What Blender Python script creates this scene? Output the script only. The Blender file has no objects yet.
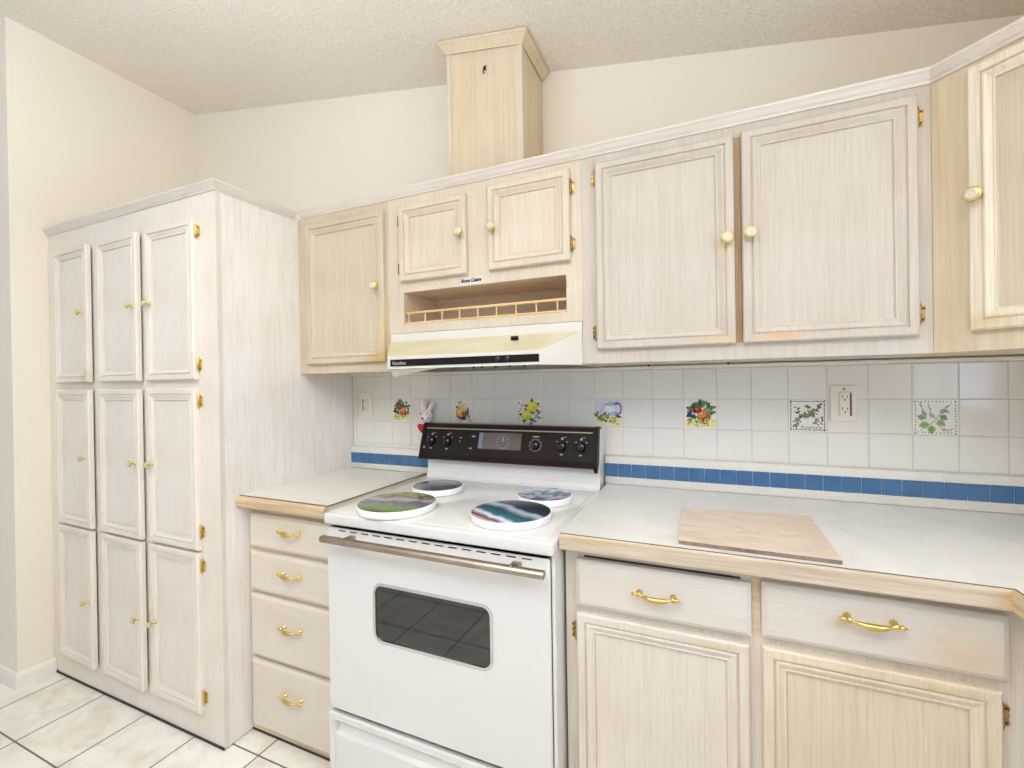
import bpy, bmesh, math, random
from mathutils import Vector, Matrix
random.seed(7)
SC = bpy.context.scene
COL = SC.collection
PI = math.pi

# ------------------------------------------------------------------ colours
def lin(r, g, b):
    f = lambda v: (v/255/12.92) if v/255 <= 0.04045 else ((v/255+0.055)/1.055)**2.4
    return (f(r), f(g), f(b), 1.0)

# ------------------------------------------------------------------ materials
def new_mat(name):
    m = bpy.data.materials.new(name); m.use_nodes = True
    nt = m.node_tree
    b = nt.nodes['Principled BSDF']
    return m, nt, b

def N(nt, t, **kw):
    n = nt.nodes.new(t)
    for k, v in kw.items():
        setattr(n, k, v)
    return n

def plain(name, rgb, rough=0.5, metal=0.0, spec=0.5, coat=0.0, bump=0.0, bscale=200, vary=0.0, vscale=6):
    m, nt, b = new_mat(name)
    b.inputs['Base Color'].default_value = lin(*rgb)
    b.inputs['Roughness'].default_value = rough
    b.inputs['Metallic'].default_value = metal
    b.inputs['Specular IOR Level'].default_value = spec
    b.inputs['Coat Weight'].default_value = coat
    tc = N(nt, 'ShaderNodeTexCoord')
    if bump:
        n = N(nt, 'ShaderNodeTexNoise'); n.inputs['Scale'].default_value = bscale; n.inputs['Detail'].default_value = 3
        nt.links.new(tc.outputs['Object'], n.inputs['Vector'])
        bp = N(nt, 'ShaderNodeBump'); bp.inputs['Strength'].default_value = bump; bp.inputs['Distance'].default_value = 0.004
        nt.links.new(n.outputs['Fac'], bp.inputs['Height']); nt.links.new(bp.outputs['Normal'], b.inputs['Normal'])
    if vary:
        n = N(nt, 'ShaderNodeTexNoise'); n.inputs['Scale'].default_value = vscale; n.inputs['Detail'].default_value = 4
        nt.links.new(tc.outputs['Object'], n.inputs['Vector'])
        r = N(nt, 'ShaderNodeValToRGB')
        c = lin(*rgb); d = tuple(max(0, x*(1-vary)) for x in c[:3]) + (1,)
        r.color_ramp.elements[0].color = d; r.color_ramp.elements[0].position = 0.35
        r.color_ramp.elements[1].color = c; r.color_ramp.elements[1].position = 0.6
        nt.links.new(n.outputs['Fac'], r.inputs['Fac']); nt.links.new(r.outputs['Color'], b.inputs['Base Color'])
    return m

def wood(name, light, dark, axis='z', rough=0.45, fine=250, long=5.0, amount=0.6, stains=(), bump=0.03, streak=None):
    """pickled oak: fine streaks running along one axis, plus optional worn or grubby patches."""
    m, nt, b = new_mat(name)
    L = nt.links
    tc = N(nt, 'ShaderNodeTexCoord'); oi = N(nt, 'ShaderNodeObjectInfo')
    mul = N(nt, 'ShaderNodeMath', operation='MULTIPLY'); mul.inputs[1].default_value = 13.0
    L.new(oi.outputs['Random'], mul.inputs[0])
    cmb = N(nt, 'ShaderNodeCombineXYZ')
    for i in range(3): L.new(mul.outputs[0], cmb.inputs[i])
    sc = {'x': (long, fine, fine), 'y': (fine, long, fine), 'z': (fine, fine, long)}[axis]
    vm = N(nt, 'ShaderNodeVectorMath', operation='MULTIPLY'); vm.inputs[1].default_value = sc
    L.new(tc.outputs['Object'], vm.inputs[0])
    va = N(nt, 'ShaderNodeVectorMath', operation='ADD'); L.new(vm.outputs[0], va.inputs[0]); L.new(cmb.outputs[0], va.inputs[1])
    n1 = N(nt, 'ShaderNodeTexNoise'); n1.inputs['Scale'].default_value = 1; n1.inputs['Detail'].default_value = 5
    n1.inputs['Roughness'].default_value = 0.65; n1.inputs['Distortion'].default_value = 0.25
    L.new(va.outputs[0], n1.inputs['Vector'])
    r1 = N(nt, 'ShaderNodeValToRGB')
    r1.color_ramp.elements[0].position = 0.36; r1.color_ramp.elements[0].color = lin(*dark)
    r1.color_ramp.elements[1].position = 0.36 + 0.34*(1.15-amount); r1.color_ramp.elements[1].color = lin(*light)
    vb = N(nt, 'ShaderNodeVectorMath', operation='MULTIPLY'); vb.inputs[1].default_value = tuple(q*0.16 if q == fine else q*0.5 for q in sc)
    L.new(tc.outputs['Object'], vb.inputs[0])
    vc = N(nt, 'ShaderNodeVectorMath', operation='ADD'); L.new(vb.outputs[0], vc.inputs[0]); L.new(cmb.outputs[0], vc.inputs[1])
    nb = N(nt, 'ShaderNodeTexNoise'); nb.inputs['Scale'].default_value = 1; nb.inputs['Detail'].default_value = 3; nb.inputs['Distortion'].default_value = 0.8
    L.new(vc.outputs[0], nb.inputs['Vector'])
    av = N(nt, 'ShaderNodeMix', data_type='FLOAT'); av.inputs['Factor'].default_value = 0.27
    L.new(n1.outputs['Fac'], av.inputs['A']); L.new(nb.outputs['Fac'], av.inputs['B'])
    L.new(av.outputs['Result'], r1.inputs['Fac'])
    # broad soft tone changes
    n2 = N(nt, 'ShaderNodeTexNoise'); n2.inputs['Scale'].default_value = 5; n2.inputs['Detail'].default_value = 2
    L.new(tc.outputs['Object'], n2.inputs['Vector'])
    mx = N(nt, 'ShaderNodeMix', data_type='RGBA', blend_type='MULTIPLY')
    r2 = N(nt, 'ShaderNodeValToRGB'); r2.color_ramp.elements[0].color = (0.93, 0.905, 0.87, 1); r2.color_ramp.elements[1].color = (1, 1, 1, 1)
    r2.color_ramp.elements[0].position = 0.3; r2.color_ramp.elements[1].position = 0.62
    L.new(n2.outputs['Fac'], r2.inputs['Fac'])
    mx.inputs['Factor'].default_value = 0.8
    L.new(r1.outputs['Color'], mx.inputs['A']); L.new(r2.outputs['Color'], mx.inputs['B'])
    out = mx.outputs['Result']
    out = add_stains(nt, tc, out, stains)
    L.new(out, b.inputs['Base Color'])
    b.inputs['Roughness'].default_value = rough
    bp = N(nt, 'ShaderNodeBump'); bp.inputs['Strength'].default_value = bump; bp.inputs['Distance'].default_value = 0.002
    L.new(n1.outputs['Fac'], bp.inputs['Height']); L.new(bp.outputs['Normal'], b.inputs['Normal'])
    return m

def add_stains(nt, tc, out, stains):
    L = nt.links
    for (c, s, rgb, k) in stains:
        sub = N(nt, 'ShaderNodeVectorMath', operation='SUBTRACT'); sub.inputs[1].default_value = c
        L.new(tc.outputs['Object'], sub.inputs[0])
        dv = N(nt, 'ShaderNodeVectorMath', operation='DIVIDE'); dv.inputs[1].default_value = s
        L.new(sub.outputs[0], dv.inputs[0])
        ln = N(nt, 'ShaderNodeVectorMath', operation='LENGTH'); L.new(dv.outputs[0], ln.inputs[0])
        nz = N(nt, 'ShaderNodeTexNoise'); nz.inputs['Scale'].default_value = 45; nz.inputs['Detail'].default_value = 3
        L.new(tc.outputs['Object'], nz.inputs['Vector'])
        ad = N(nt, 'ShaderNodeMath', operation='MULTIPLY_ADD'); ad.inputs[1].default_value = 0.9
        L.new(nz.outputs['Fac'], ad.inputs[0]); L.new(ln.outputs['Value'], ad.inputs[2])
        mr = N(nt, 'ShaderNodeMapRange'); mr.inputs['From Min'].default_value = 1.5; mr.inputs['From Max'].default_value = 0.5
        mr.inputs['To Min'].default_value = 0; mr.inputs['To Max'].default_value = k
        L.new(ad.outputs[0], mr.inputs['Value'])
        mm = N(nt, 'ShaderNodeMix', data_type='RGBA'); L.new(mr.outputs[0], mm.inputs['Factor'])
        L.new(out, mm.inputs['A']); mm.inputs['B'].default_value = lin(*rgb)
        out = mm.outputs['Result']
    return out

def marble(name, cols, scale, rough=0.3, stretch=(1, 1, 1), distort=1.0, coat=0.0, bump=0.0):
    m, nt, b = new_mat(name); L = nt.links
    tc = N(nt, 'ShaderNodeTexCoord')
    vm = N(nt, 'ShaderNodeVectorMath', operation='MULTIPLY'); vm.inputs[1].default_value = stretch
    L.new(tc.outputs['Object'], vm.inputs[0])
    n = N(nt, 'ShaderNodeTexNoise'); n.inputs['Scale'].default_value = scale; n.inputs['Detail'].default_value = 7
    n.inputs['Roughness'].default_value = 0.6; n.inputs['Distortion'].default_value = distort
    L.new(vm.outputs[0], n.inputs['Vector'])
    r = N(nt, 'ShaderNodeValToRGB')
    els = r.color_ramp.elements
    while len(els) < len(cols): els.new(0.5)
    for e, (p, c) in zip(els, cols): e.position = p; e.color = lin(*c)
    L.new(n.outputs['Fac'], r.inputs['Fac']); L.new(r.outputs['Color'], b.inputs['Base Color'])
    b.inputs['Roughness'].default_value = rough; b.inputs['Coat Weight'].default_value = coat
    if bump:
        bp = N(nt, 'ShaderNodeBump'); bp.inputs['Strength'].default_value = bump; bp.inputs['Distance'].default_value = 0.003
        L.new(n.outputs['Fac'], bp.inputs['Height']); L.new(bp.outputs['Normal'], b.inputs['Normal'])
    return m

def floor_mat():
    m, nt, b = new_mat('floor_tile'); L = nt.links
    tc = N(nt, 'ShaderNodeTexCoord')
    va = N(nt, 'ShaderNodeVectorMath', operation='ADD'); va.inputs[1].default_value = (1.093+0.307*20+0.0, 0.6435+0.309*20, 0)
    L.new(tc.outputs['Object'], va.inputs[0])
    bk = N(nt, 'ShaderNodeTexBrick'); bk.offset = 0.0; bk.squash = 1.0
    bk.inputs['Scale'].default_value = 1; bk.inputs['Brick Width'].default_value = 0.307; bk.inputs['Row Height'].default_value = 0.309
    bk.inputs['Mortar Size'].default_value = 0.0032; bk.inputs['Mortar Smooth'].default_value = 0.15
    bk.inputs['Color1'].default_value = (1, 1, 1, 1); bk.inputs['Color2'].default_value = (0.95, 0.93, 0.9, 1); bk.inputs['Mortar'].default_value = (1, 1, 1, 1)
    L.new(va.outputs[0], bk.inputs['Vector'])
    n = N(nt, 'ShaderNodeTexNoise'); n.inputs['Scale'].default_value = 9; n.inputs['Detail'].default_value = 8; n.inputs['Roughness'].default_value = 0.62; n.inputs['Distortion'].default_value = 0.8
    L.new(tc.outputs['Object'], n.inputs['Vector'])
    r = N(nt, 'ShaderNodeValToRGB'); r.color_ramp.elements[0].position = 0.34; r.color_ramp.elements[0].color = lin(225, 218, 205)
    r.color_ramp.elements[1].position = 0.56; r.color_ramp.elements[1].color = lin(243, 240, 232)
    L.new(n.outputs['Fac'], r.inputs['Fac'])
    mu = N(nt, 'ShaderNodeMix', data_type='RGBA', blend_type='MULTIPLY'); mu.inputs['Factor'].default_value = 1
    L.new(r.outputs['Color'], mu.inputs['A']); L.new(bk.outputs['Color'], mu.inputs['B'])
    mg = N(nt, 'ShaderNodeMix', data_type='RGBA'); L.new(bk.outputs['Fac'], mg.inputs['Factor'])
    L.new(mu.outputs['Result'], mg.inputs['A']); mg.inputs['B'].default_value = lin(104, 100, 98)
    L.new(mg.outputs['Result'], b.inputs['Base Color'])
    b.inputs['Roughness'].default_value = 0.38
    iv = N(nt, 'ShaderNodeMath', operation='MULTIPLY_ADD'); iv.inputs[1].default_value = -1.0; iv.inputs[2].default_value = 1.0
    L.new(bk.outputs['Fac'], iv.inputs[0])
    ad = N(nt, 'ShaderNodeMath', operation='MULTIPLY_ADD'); ad.inputs[1].default_value = 0.12
    L.new(n.outputs['Fac'], ad.inputs[0]); L.new(iv.outputs[0], ad.inputs[2])
    bp = N(nt, 'ShaderNodeBump'); bp.inputs['Strength'].default_value = 0.5; bp.inputs['Distance'].default_value = 0.002
    L.new(ad.outputs[0], bp.inputs['Height']); L.new(bp.outputs['Normal'], b.inputs['Normal'])
    return m

def popcorn():
    m, nt, b = new_mat('popcorn_ceiling'); L = nt.links
    tc = N(nt, 'ShaderNodeTexCoord')
    n = N(nt, 'ShaderNodeTexNoise'); n.inputs['Scale'].default_value = 120; n.inputs['Detail'].default_value = 4; n.inputs['Roughness'].default_value = 0.7
    L.new(tc.outputs['Object'], n.inputs['Vector'])
    r = N(nt, 'ShaderNodeValToRGB'); r.color_ramp.elements[0].position = 0.35; r.color_ramp.elements[0].color = lin(226, 218, 205)
    r.color_ramp.elements[1].position = 0.62; r.color_ramp.elements[1].color = lin(244, 238, 226)
    L.new(n.outputs['Fac'], r.inputs['Fac']); L.new(r.outputs['Color'], b.inputs['Base Color'])
    bp = N(nt, 'ShaderNodeBump'); bp.inputs['Strength'].default_value = 0.7; bp.inputs['Distance'].default_value = 0.006
    L.new(n.outputs['Fac'], bp.inputs['Height']); L.new(bp.outputs['Normal'], b.inputs['Normal'])
    b.inputs['Roughness'].default_value = 0.9
    return m

def glass(name, tint, ior=1.5, alpha=0.6):
    m, nt, b = new_mat(name); L = nt.links
    nt.nodes.remove(b)
    o = nt.nodes['Material Output']
    t = N(nt, 'ShaderNodeBsdfTransparent'); t.inputs['Color'].default_value = (*tint, 1)
    g = N(nt, 'ShaderNodeBsdfGlossy'); g.inputs['Roughness'].default_value = 0.03; g.inputs['Color'].default_value = (1, 1, 1, 1)
    f = N(nt, 'ShaderNodeFresnel'); ge = N(nt, 'ShaderNodeNewGeometry')
    mr = N(nt, 'ShaderNodeMapRange'); mr.inputs['To Min'].default_value = ior; mr.inputs['To Max'].default_value = 1/ior
    L.new(ge.outputs['Backfacing'], mr.inputs['Value']); L.new(mr.outputs[0], f.inputs['IOR'])
    mx = N(nt, 'ShaderNodeMixShader')
    L.new(f.outputs[0], mx.inputs[0]); L.new(t.outputs[0], mx.inputs[1]); L.new(g.outputs[0], mx.inputs[2])
    L.new(mx.outputs[0], o.inputs['Surface'])
    return m

def print_mat(name, cols, angle, scale, noise_amt, nscale=9, distort=1.2, squash=(1, 1, 1)):
    """a printed landscape: bands of colour along one direction, broken up by noise"""
    m, nt, b = new_mat(name); L = nt.links
    tc = N(nt, 'ShaderNodeTexCoord')
    n = N(nt, 'ShaderNodeTexNoise'); n.inputs['Scale'].default_value = nscale; n.inputs['Detail'].default_value = 6; n.inputs['Distortion'].default_value = distort
    vm = N(nt, 'ShaderNodeVectorMath', operation='MULTIPLY'); vm.inputs[1].default_value = squash
    L.new(tc.outputs['Object'], vm.inputs[0]); L.new(vm.outputs[0], n.inputs['Vector'])
    dt = N(nt, 'ShaderNodeVectorMath', operation='DOT_PRODUCT'); dt.inputs[1].default_value = (math.cos(angle)*scale, math.sin(angle)*scale, 0)
    L.new(tc.outputs['Object'], dt.inputs[0])
    a = N(nt, 'ShaderNodeMath', operation='MULTIPLY_ADD'); a.inputs[1].default_value = noise_amt
    L.new(n.outputs['Fac'], a.inputs[0]); L.new(dt.outputs['Value'], a.inputs[2])
    a2 = N(nt, 'ShaderNodeMath', operation='ADD'); a2.inputs[1].default_value = 0.5 - noise_amt*0.5
    L.new(a.outputs[0], a2.inputs[0])
    r = N(nt, 'ShaderNodeValToRGB'); els = r.color_ramp.elements
    while len(els) < len(cols): els.new(0.5)
    for e, (p, c) in zip(els, cols): e.position = p; e.color = lin(*c)
    L.new(a2.outputs[0], r.inputs['Fac']); L.new(r.outputs['Color'], b.inputs['Base Color'])
    b.inputs['Roughness'].default_value = 0.2
    return m

OAK_L, OAK_D = (203, 194, 181), (192, 181, 167)
M = {}
M['wall'] = plain('wall_paint', (236, 228, 212), 0.85, bump=0.08, bscale=90)
M['trim_white'] = plain('white_trim_paint', (236, 231, 222), 0.5)
M['ceiling'] = popcorn()
M['floor'] = floor_mat()
M['oak'] = wood('pickled_oak', OAK_L, OAK_D, 'z', stains=())
M['oak_pantry'] = wood('pickled_oak_pantry', (236, 228, 217), (231, 222, 210), 'z', amount=0.35)
M['oak_side'] = wood('pickled_oak_side_panel', (240, 235, 230), (231, 224, 217), 'z', amount=0.6, fine=70)
M['oak_bc'] = wood('pickled_oak_over_hood', (216, 204, 184), (205, 191, 169), 'z')  # weaker yellow tint, warm lamp light and grease put into the colour
M['glaze'] = wood('tan_glaze', (214, 199, 179), (197, 179, 156), 'z', amount=.5)
M['glaze_pale'] = wood('pale_grey_glaze', (219, 209, 197), (205, 194, 181), 'z', amount=.5)
M['crown'] = wood('pickled_oak_crown', (230, 222, 212), (217, 207, 195), 'x', amount=.5, fine=90, long=4)
M['crown_s'] = wood('pickled_oak_crown_side', (232, 225, 216), (220, 211, 200), 'y', amount=.5, fine=90, long=4)
M['oak_base'] = wood('pickled_oak_base', (225, 216, 204), (214, 203, 189), 'z')
M['oak_base_y'] = wood('pickled_oak_base_yellowed', (225, 211, 188), (213, 197, 170), 'z')
M['oak_base_h'] = wood('pickled_oak_base_drawer', (227, 218, 204), (221, 210, 195), 'x', amount=.35)
M['oak_h'] = wood('pickled_oak_rail', (235, 226, 210), (226, 213, 194), 'x', amount=.4)
M['oak_warm'] = wood('natural_oak', (215, 198, 170), (206, 186, 152), 'z', amount=0.55, fine=80, long=2)
M['oak_yel'] = wood('pickled_oak_warmlit_greasy', (209, 195, 170), (197, 182, 156), 'z', amount=0.55)  # yellow tint mixes painted-in warm lamp light with aged grease
M['oak_diag'] = wood('pickled_oak_corner', (220, 204, 176), (206, 187, 155), 'z', amount=0.5, fine=60, long=2)
M['edge'] = wood('worn_oak_edge', (221, 198, 164), (193, 164, 126), 'x', amount=0.6, fine=110, long=4)
M['edge_y'] = wood('worn_oak_edge_side', (226, 205, 172), (196, 168, 130), 'y', amount=0.6, fine=110, long=4)
M['edge_r'] = wood('bleached_oak_edge', (211, 197, 176), (184, 164, 138), 'x', amount=0.55, fine=110, long=4,
                   stains=[((0.878, -0.02, 0.0), (0.03, 0.1, 0.1), (214, 170, 96), 0.75), ((0.1, 0, 0.012), (0.22, 0.1, 0.009), (205, 168, 100), 0.5)])
M['niche_in'] = wood('bare_oak_inside', (224, 203, 176), (204, 180, 152), 'x', amount=0.55, fine=60, long=3)
M['gallery'] = wood('golden_oak', (234, 202, 150), (212, 172, 116), 'x', amount=0.5)
M['laminate'] = marble('grey_white_laminate', [(0.3, (217, 214, 206)), (0.55, (227, 225, 219))], 7, 0.32)
M['laminate_l'] = marble('cream_streaked_laminate', [(0.35, (219, 215, 200)), (0.6, (231, 228, 217))], 3, 0.3, stretch=(2, 22, 2))
M['splash_lam'] = plain('white_speckled_laminate', (228, 224, 216), 0.4, vary=0.06, vscale=150)
M['metal_strip'] = plain('dull_metal_strip', (120, 112, 100), 0.4, 0.7)
M['blue'] = plain('blue_glazed_tile', (66, 112, 158), 0.12, vary=0.14, vscale=12)
M['grout'] = plain('pale_grout', (205, 201, 192), 0.9)
M['tile'] = plain('cream_glazed_tile', (231, 228, 219), 0.1, spec=0.5, vary=0.03, vscale=4)
M['pic'] = plain('picture_tile_glaze', (238, 235, 224), 0.15)
M['brass'] = plain('polished_brass', (220, 194, 120), 0.3, 1.0)
M['brass_dk'] = plain('aged_brass', (188, 154, 96), 0.34, 1.0, vary=0.6, vscale=120)
M['porc'] = plain('cream_porcelain', (216, 210, 180), 0.2)
M['enamel'] = plain('white_enamel', (223, 221, 217), 0.16, coat=0.3)
M['gap_and_feet_dk'] = plain('grey_gap_shade_feet', (70, 70, 72), 0.5)  # dark grey for the feet and for strips painting shade in gaps
M['black'] = plain('black_plastic', (30, 26, 25), 0.4, spec=.15)
M['knobblk'] = plain('black_knob_plastic', (18, 19, 26), 0.18, coat=0.4)
M['brown'] = plain('brown_black_panel', (44, 35, 30), 0.4, spec=0.12)
M['clock'] = plain('smoky_clock_glass', (84, 72, 60), 0.15)
M['clock_bl'] = plain('pale_blue_clock_edge', (118, 132, 152), 0.3)
M['beige'] = plain('beige_stripe', (178, 162, 140), 0.35, 0.3)
M['print_white'] = plain('printed_white', (186, 181, 172), 0.5)
M['handle'] = plain('brushed_handle_metal', (176, 162, 146), 0.32, 0.9, vary=0.18, vscale=14)
M['bezel'] = plain('chrome_bezel', (205, 205, 205), 0.15, 1.0)
M['ovenglass'] = glass('smoked_oven_glass', (0.20, 0.20, 0.19), 1.75)
M['oven_in'] = plain('grey_oven_lining', (118, 114, 104), 0.45, vary=0.2, vscale=10)
M['rack'] = plain('oven_rack_metal', (150, 150, 150), 0.3, 1.0)
M['hood'] = plain('cream_hood_enamel', (222, 218, 208), 0.28, vary=0.0)
M['hood_top'] = marble('greasy_hood_top', [(0.3, (196, 187, 149)), (0.6, (210, 203, 174))], 5, 0.35)
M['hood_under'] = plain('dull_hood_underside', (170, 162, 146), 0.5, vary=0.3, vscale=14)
M['burn_side'] = plain('white_burner_cover', (243, 243, 243), 0.25)
M['ivory'] = plain('ivory_plastic', (238, 231, 216), 0.35)
M['slot'] = plain('dark_slot', (52, 42, 36), 0.6)
M['shade_brown'] = plain('brown_side_shade', (120, 86, 64), 0.5)  # brown that paints shade on the side of the outlet block
M['filler'] = wood('grey_filler_strip', (196, 187, 166), (170, 158, 134), 'y')
M['stile'] = wood('bare_brown_stile', (182, 152, 113), (156, 126, 88), 'z')
M['pink'] = plain('pink_plush', (250, 230, 228), 0.95, bump=0.4, bscale=500)
M['pinkear'] = plain('pale_ear_plush', (252, 238, 228), 0.95)
M['whiteplush'] = plain('white_plush', (252, 249, 250), 0.95, bump=0.4, bscale=500)
M['red'] = plain('red_satin', (196, 18, 34), 0.4)
M['bead'] = plain('dark_bead', (40, 26, 40), 0.2)
M['navy'] = plain('navy_ink', (34, 32, 96), 0.5)
M['sticker'] = plain('clear_sticker', (224, 213, 194), 0.3)
M['mat'] = marble('beige_stone_tile', [(0.3, (201, 180, 158)), (0.5, (217, 199, 179)), (0.7, (228, 213, 194))], 9, 0.35, stretch=(0.7, 2.0, 1), distort=1.6)
M['mat_edge'] = plain('raw_tile_edge', (150, 128, 112), 0.8, vary=0.4, vscale=80)
M['dark'] = plain('dark_metal_gap_shade', (58, 50, 46), 0.8)  # small dark hardware, and strips that paint the shade of gaps
M['win_glass'] = glass('window_glass', (1, 1, 1), 1.45)
PAINT = {}
def paint(rgb):
    if rgb not in PAINT:
        PAINT[rgb] = plain('glaze_colour', rgb, 0.2)
    return PAINT[rgb]

# ------------------------------------------------------------------ mesh building
class MB:
    def __init__(s): s.v = []; s.f = []; s.mi = []; s.sm = []
    def add(s, verts, faces, mi=0, smooth=False):
        o = len(s.v); s.v += [tuple(v) for v in verts]
        for f in faces: s.f.append([i+o for i in f]); s.mi.append(mi); s.sm.append(smooth)
        return s
    def addbm(s, bm, mi=0, smooth=False):
        bm.verts.index_update()
        s.add([v.co[:] for v in bm.verts], [[v.index for v in f.verts] for f in bm.faces], mi, smooth); bm.free(); return s
    def box(s, x0, y0, z0, x1, y1, z1, mi=0, bev=0.0, seg=2):
        x0, x1 = sorted((x0, x1)); y0, y1 = sorted((y0, y1)); z0, z1 = sorted((z0, z1))
        if not bev:
            v = [(x0,y0,z0),(x1,y0,z0),(x1,y1,z0),(x0,y1,z0),(x0,y0,z1),(x1,y0,z1),(x1,y1,z1),(x0,y1,z1)]
            return s.add(v, [(0,3,2,1),(4,5,6,7),(0,1,5,4),(1,2,6,5),(2,3,7,6),(3,0,4,7)], mi)
        bm = bmesh.new(); bmesh.ops.create_cube(bm, size=1)
        for v in bm.verts:
            v.co = Vector((x0+(v.co.x+.5)*(x1-x0), y0+(v.co.y+.5)*(y1-y0), z0+(v.co.z+.5)*(z1-z0)))
        bmesh.ops.bevel(bm, geom=bm.edges[:], offset=bev, segments=seg, profile=0.5, affect='EDGES')
        return s.addbm(bm, mi, seg > 1)
    def prism(s, pts, axis, a, b, mi=0, smooth=False):
        """extrude a 2-D outline along an axis. axis 'y': pts are (x,z); 'x': (y,z); 'z': (x,y)"""
        g = {'y': lambda p, t: (p[0], t, p[1]), 'x': lambda p, t: (t, p[0], p[1]), 'z': lambda p, t: (p[0], p[1], t)}[axis]
        n = len(pts)
        v = [g(p, a) for p in pts] + [g(p, b) for p in pts]
        f = [list(range(n)), list(range(2*n-1, n-1, -1))] + [(i, i+n, (i+1) % n + n, (i+1) % n) for i in range(n)]
        s.add(v, f[:2], mi); o = len(s.v) - 2*n
        for q in f[2:]: s.f.append([i+o for i in q]); s.mi.append(mi); s.sm.append(smooth)
        return s
    def lathe(s, prof, c, d, mi=0, n=20, mis=None):
        """revolve (radius, height) profile about direction d from c"""
        d = Vector(d).normalized(); a = d.orthogonal().normalized(); b = d.cross(a)
        v = []
        for r, h in prof:
            for k in range(n):
                t = 2*PI*k/n
                v.append(Vector(c) + d*h + (a*math.cos(t) + b*math.sin(t))*max(r, 1e-5))
        o = len(s.v); s.v += [tuple(x) for x in v]
        for i in range(len(prof)-1):
            for k in range(n):
                k2 = (k+1) % n
                s.f.append([o+i*n+k, o+i*n+k2, o+(i+1)*n+k2, o+(i+1)*n+k]); s.mi.append(mis[i] if mis else mi); s.sm.append(True)
        s.f.append([o+k for k in range(n)][::-1]); s.mi.append(mis[0] if mis else mi); s.sm.append(False)
        s.f.append([o+(len(prof)-1)*n+k for k in range(n)]); s.mi.append(mis[-1] if mis else mi); s.sm.append(False)
        return s
    def tube(s, pts, radii, mi=0, n=10):
        pts = [Vector(p) for p in pts]; o = len(s.v)
        ref = Vector((0, 0, 1))
        for i, p in enumerate(pts):
            t = (pts[min(i+1, len(pts)-1)] - pts[max(i-1, 0)]).normalized()
            a = t.cross(ref)
            if a.length < 1e-3: a = t.cross(Vector((0, 1, 0)))
            a.normalize(); b = t.cross(a)
            r = radii[i] if hasattr(radii, '__len__') else radii
            for k in range(n):
                q = 2*PI*k/n; s.v.append(tuple(p + (a*math.cos(q) + b*math.sin(q))*r))
        for i in range(len(pts)-1):
            for k in range(n):
                k2 = (k+1) % n
                s.f.append([o+i*n+k, o+i*n+k2, o+(i+1)*n+k2, o+(i+1)*n+k]); s.mi.append(mi); s.sm.append(True)
        s.f.append([o+k for k in range(n)]); s.mi.append(mi); s.sm.append(False)
        s.f.append([o+(len(pts)-1)*n+k for k in range(n)][::-1]); s.mi.append(mi); s.sm.append(False)
        return s
    def sphere(s, c, r, mi=0, u=16, v=10):
        bm = bmesh.new(); bmesh.ops.create_uvsphere(bm, u_segments=u, v_segments=v, radius=1)
        rr = r if hasattr(r, '__len__') else (r, r, r)
        for q in bm.verts: q.co = Vector((c[0]+q.co.x*rr[0], c[1]+q.co.y*rr[1], c[2]+q.co.z*rr[2]))
        return s.addbm(bm, mi, True)
    def sweep(s, path, prof, mi=0, zf=None, mis=None):
        """sweep a closed (outward, z) profile along an xy path, mitred; outward is to the right of travel"""
        P = [Vector(p) for p in path]; n = len(P); o = len(s.v); k = len(prof)
        nor = []
        for i in range(n-1):
            d = (P[i+1]-P[i]).normalized(); nor.append(Vector((d.y, -d.x)))
        for i in range(n):
            if i == 0: m = nor[0]
            elif i == n-1: m = nor[-1]
            else:
                m = nor[i-1]+nor[i]; m = m/m.length; m = m/m.dot(nor[i])
            for (q, z) in prof:
                x, y = P[i].x+m.x*q, P[i].y+m.y*q
                s.v.append((x, y, z + (zf(x, y) if zf else 0)))
        for i in range(n-1):
            for j in range(k):
                j2 = (j+1) % k
                s.f.append([o+i*k+j, o+i*k+j2, o+(i+1)*k+j2, o+(i+1)*k+j]); s.mi.append(mis[i] if mis else mi); s.sm.append(False)
        s.f.append([o+j for j in range(k)][::-1]); s.mi.append(mis[0] if mis else mi); s.sm.append(False)
        s.f.append([o+(n-1)*k+j for j in range(k)]); s.mi.append(mis[-1] if mis else mi); s.sm.append(False)
        return s
    def mesh(s, name, mats, origin=(0, 0, 0)):
        me = bpy.data.meshes.new(name)
        me.from_pydata([(v[0]-origin[0], v[1]-origin[1], v[2]-origin[2]) for v in s.v], [], s.f)
        for m in (mats if isinstance(mats, (list, tuple)) else [mats]): me.materials.append(m)
        me.polygons.foreach_set('material_index', s.mi); me.polygons.foreach_set('use_smooth', s.sm)
        bm = bmesh.new(); bm.from_mesh(me); bmesh.ops.recalc_face_normals(bm, faces=bm.faces[:]); bm.to_mesh(me); bm.free()
        me.update(); return me

W = {}      # the point, in its thing's own building coordinates, at which each object sits
def link(name, me, parent=None, origin=(0, 0, 0)):
    o = bpy.data.objects.new(name, me); COL.objects.link(o)
    if parent is not None:
        o.parent = parent; po = W[parent.name]; o.location = [origin[i]-po[i] for i in range(3)]
    else: o.location = origin
    W[o.name] = tuple(origin); return o
def center(mb):
    xs, ys, zs = zip(*mb.v); return ((min(xs)+max(xs))/2, (min(ys)+max(ys))/2, (min(zs)+max(zs))/2)
def part(name, mb, mats, parent, origin=None, label=None):
    o = origin or center(mb)
    ob = link(name, mb.mesh(name, mats, o), parent, o)
    if label: ob['label'] = label
    return ob
def tag(o, label, cat, group=None):
    o['label'] = label; o['category'] = cat
    if group: o['group'] = group
    return o
def thing(name, label, cat, loc, rot=0, origin=None, group=None):
    e = bpy.data.objects.new(name, None); COL.objects.link(e); e.empty_display_size = 0.1
    e.location = loc; e.rotation_euler = (0, 0, rot); W[e.name] = tuple(origin if origin is not None else loc)
    return tag(e, label, cat, group)
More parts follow.
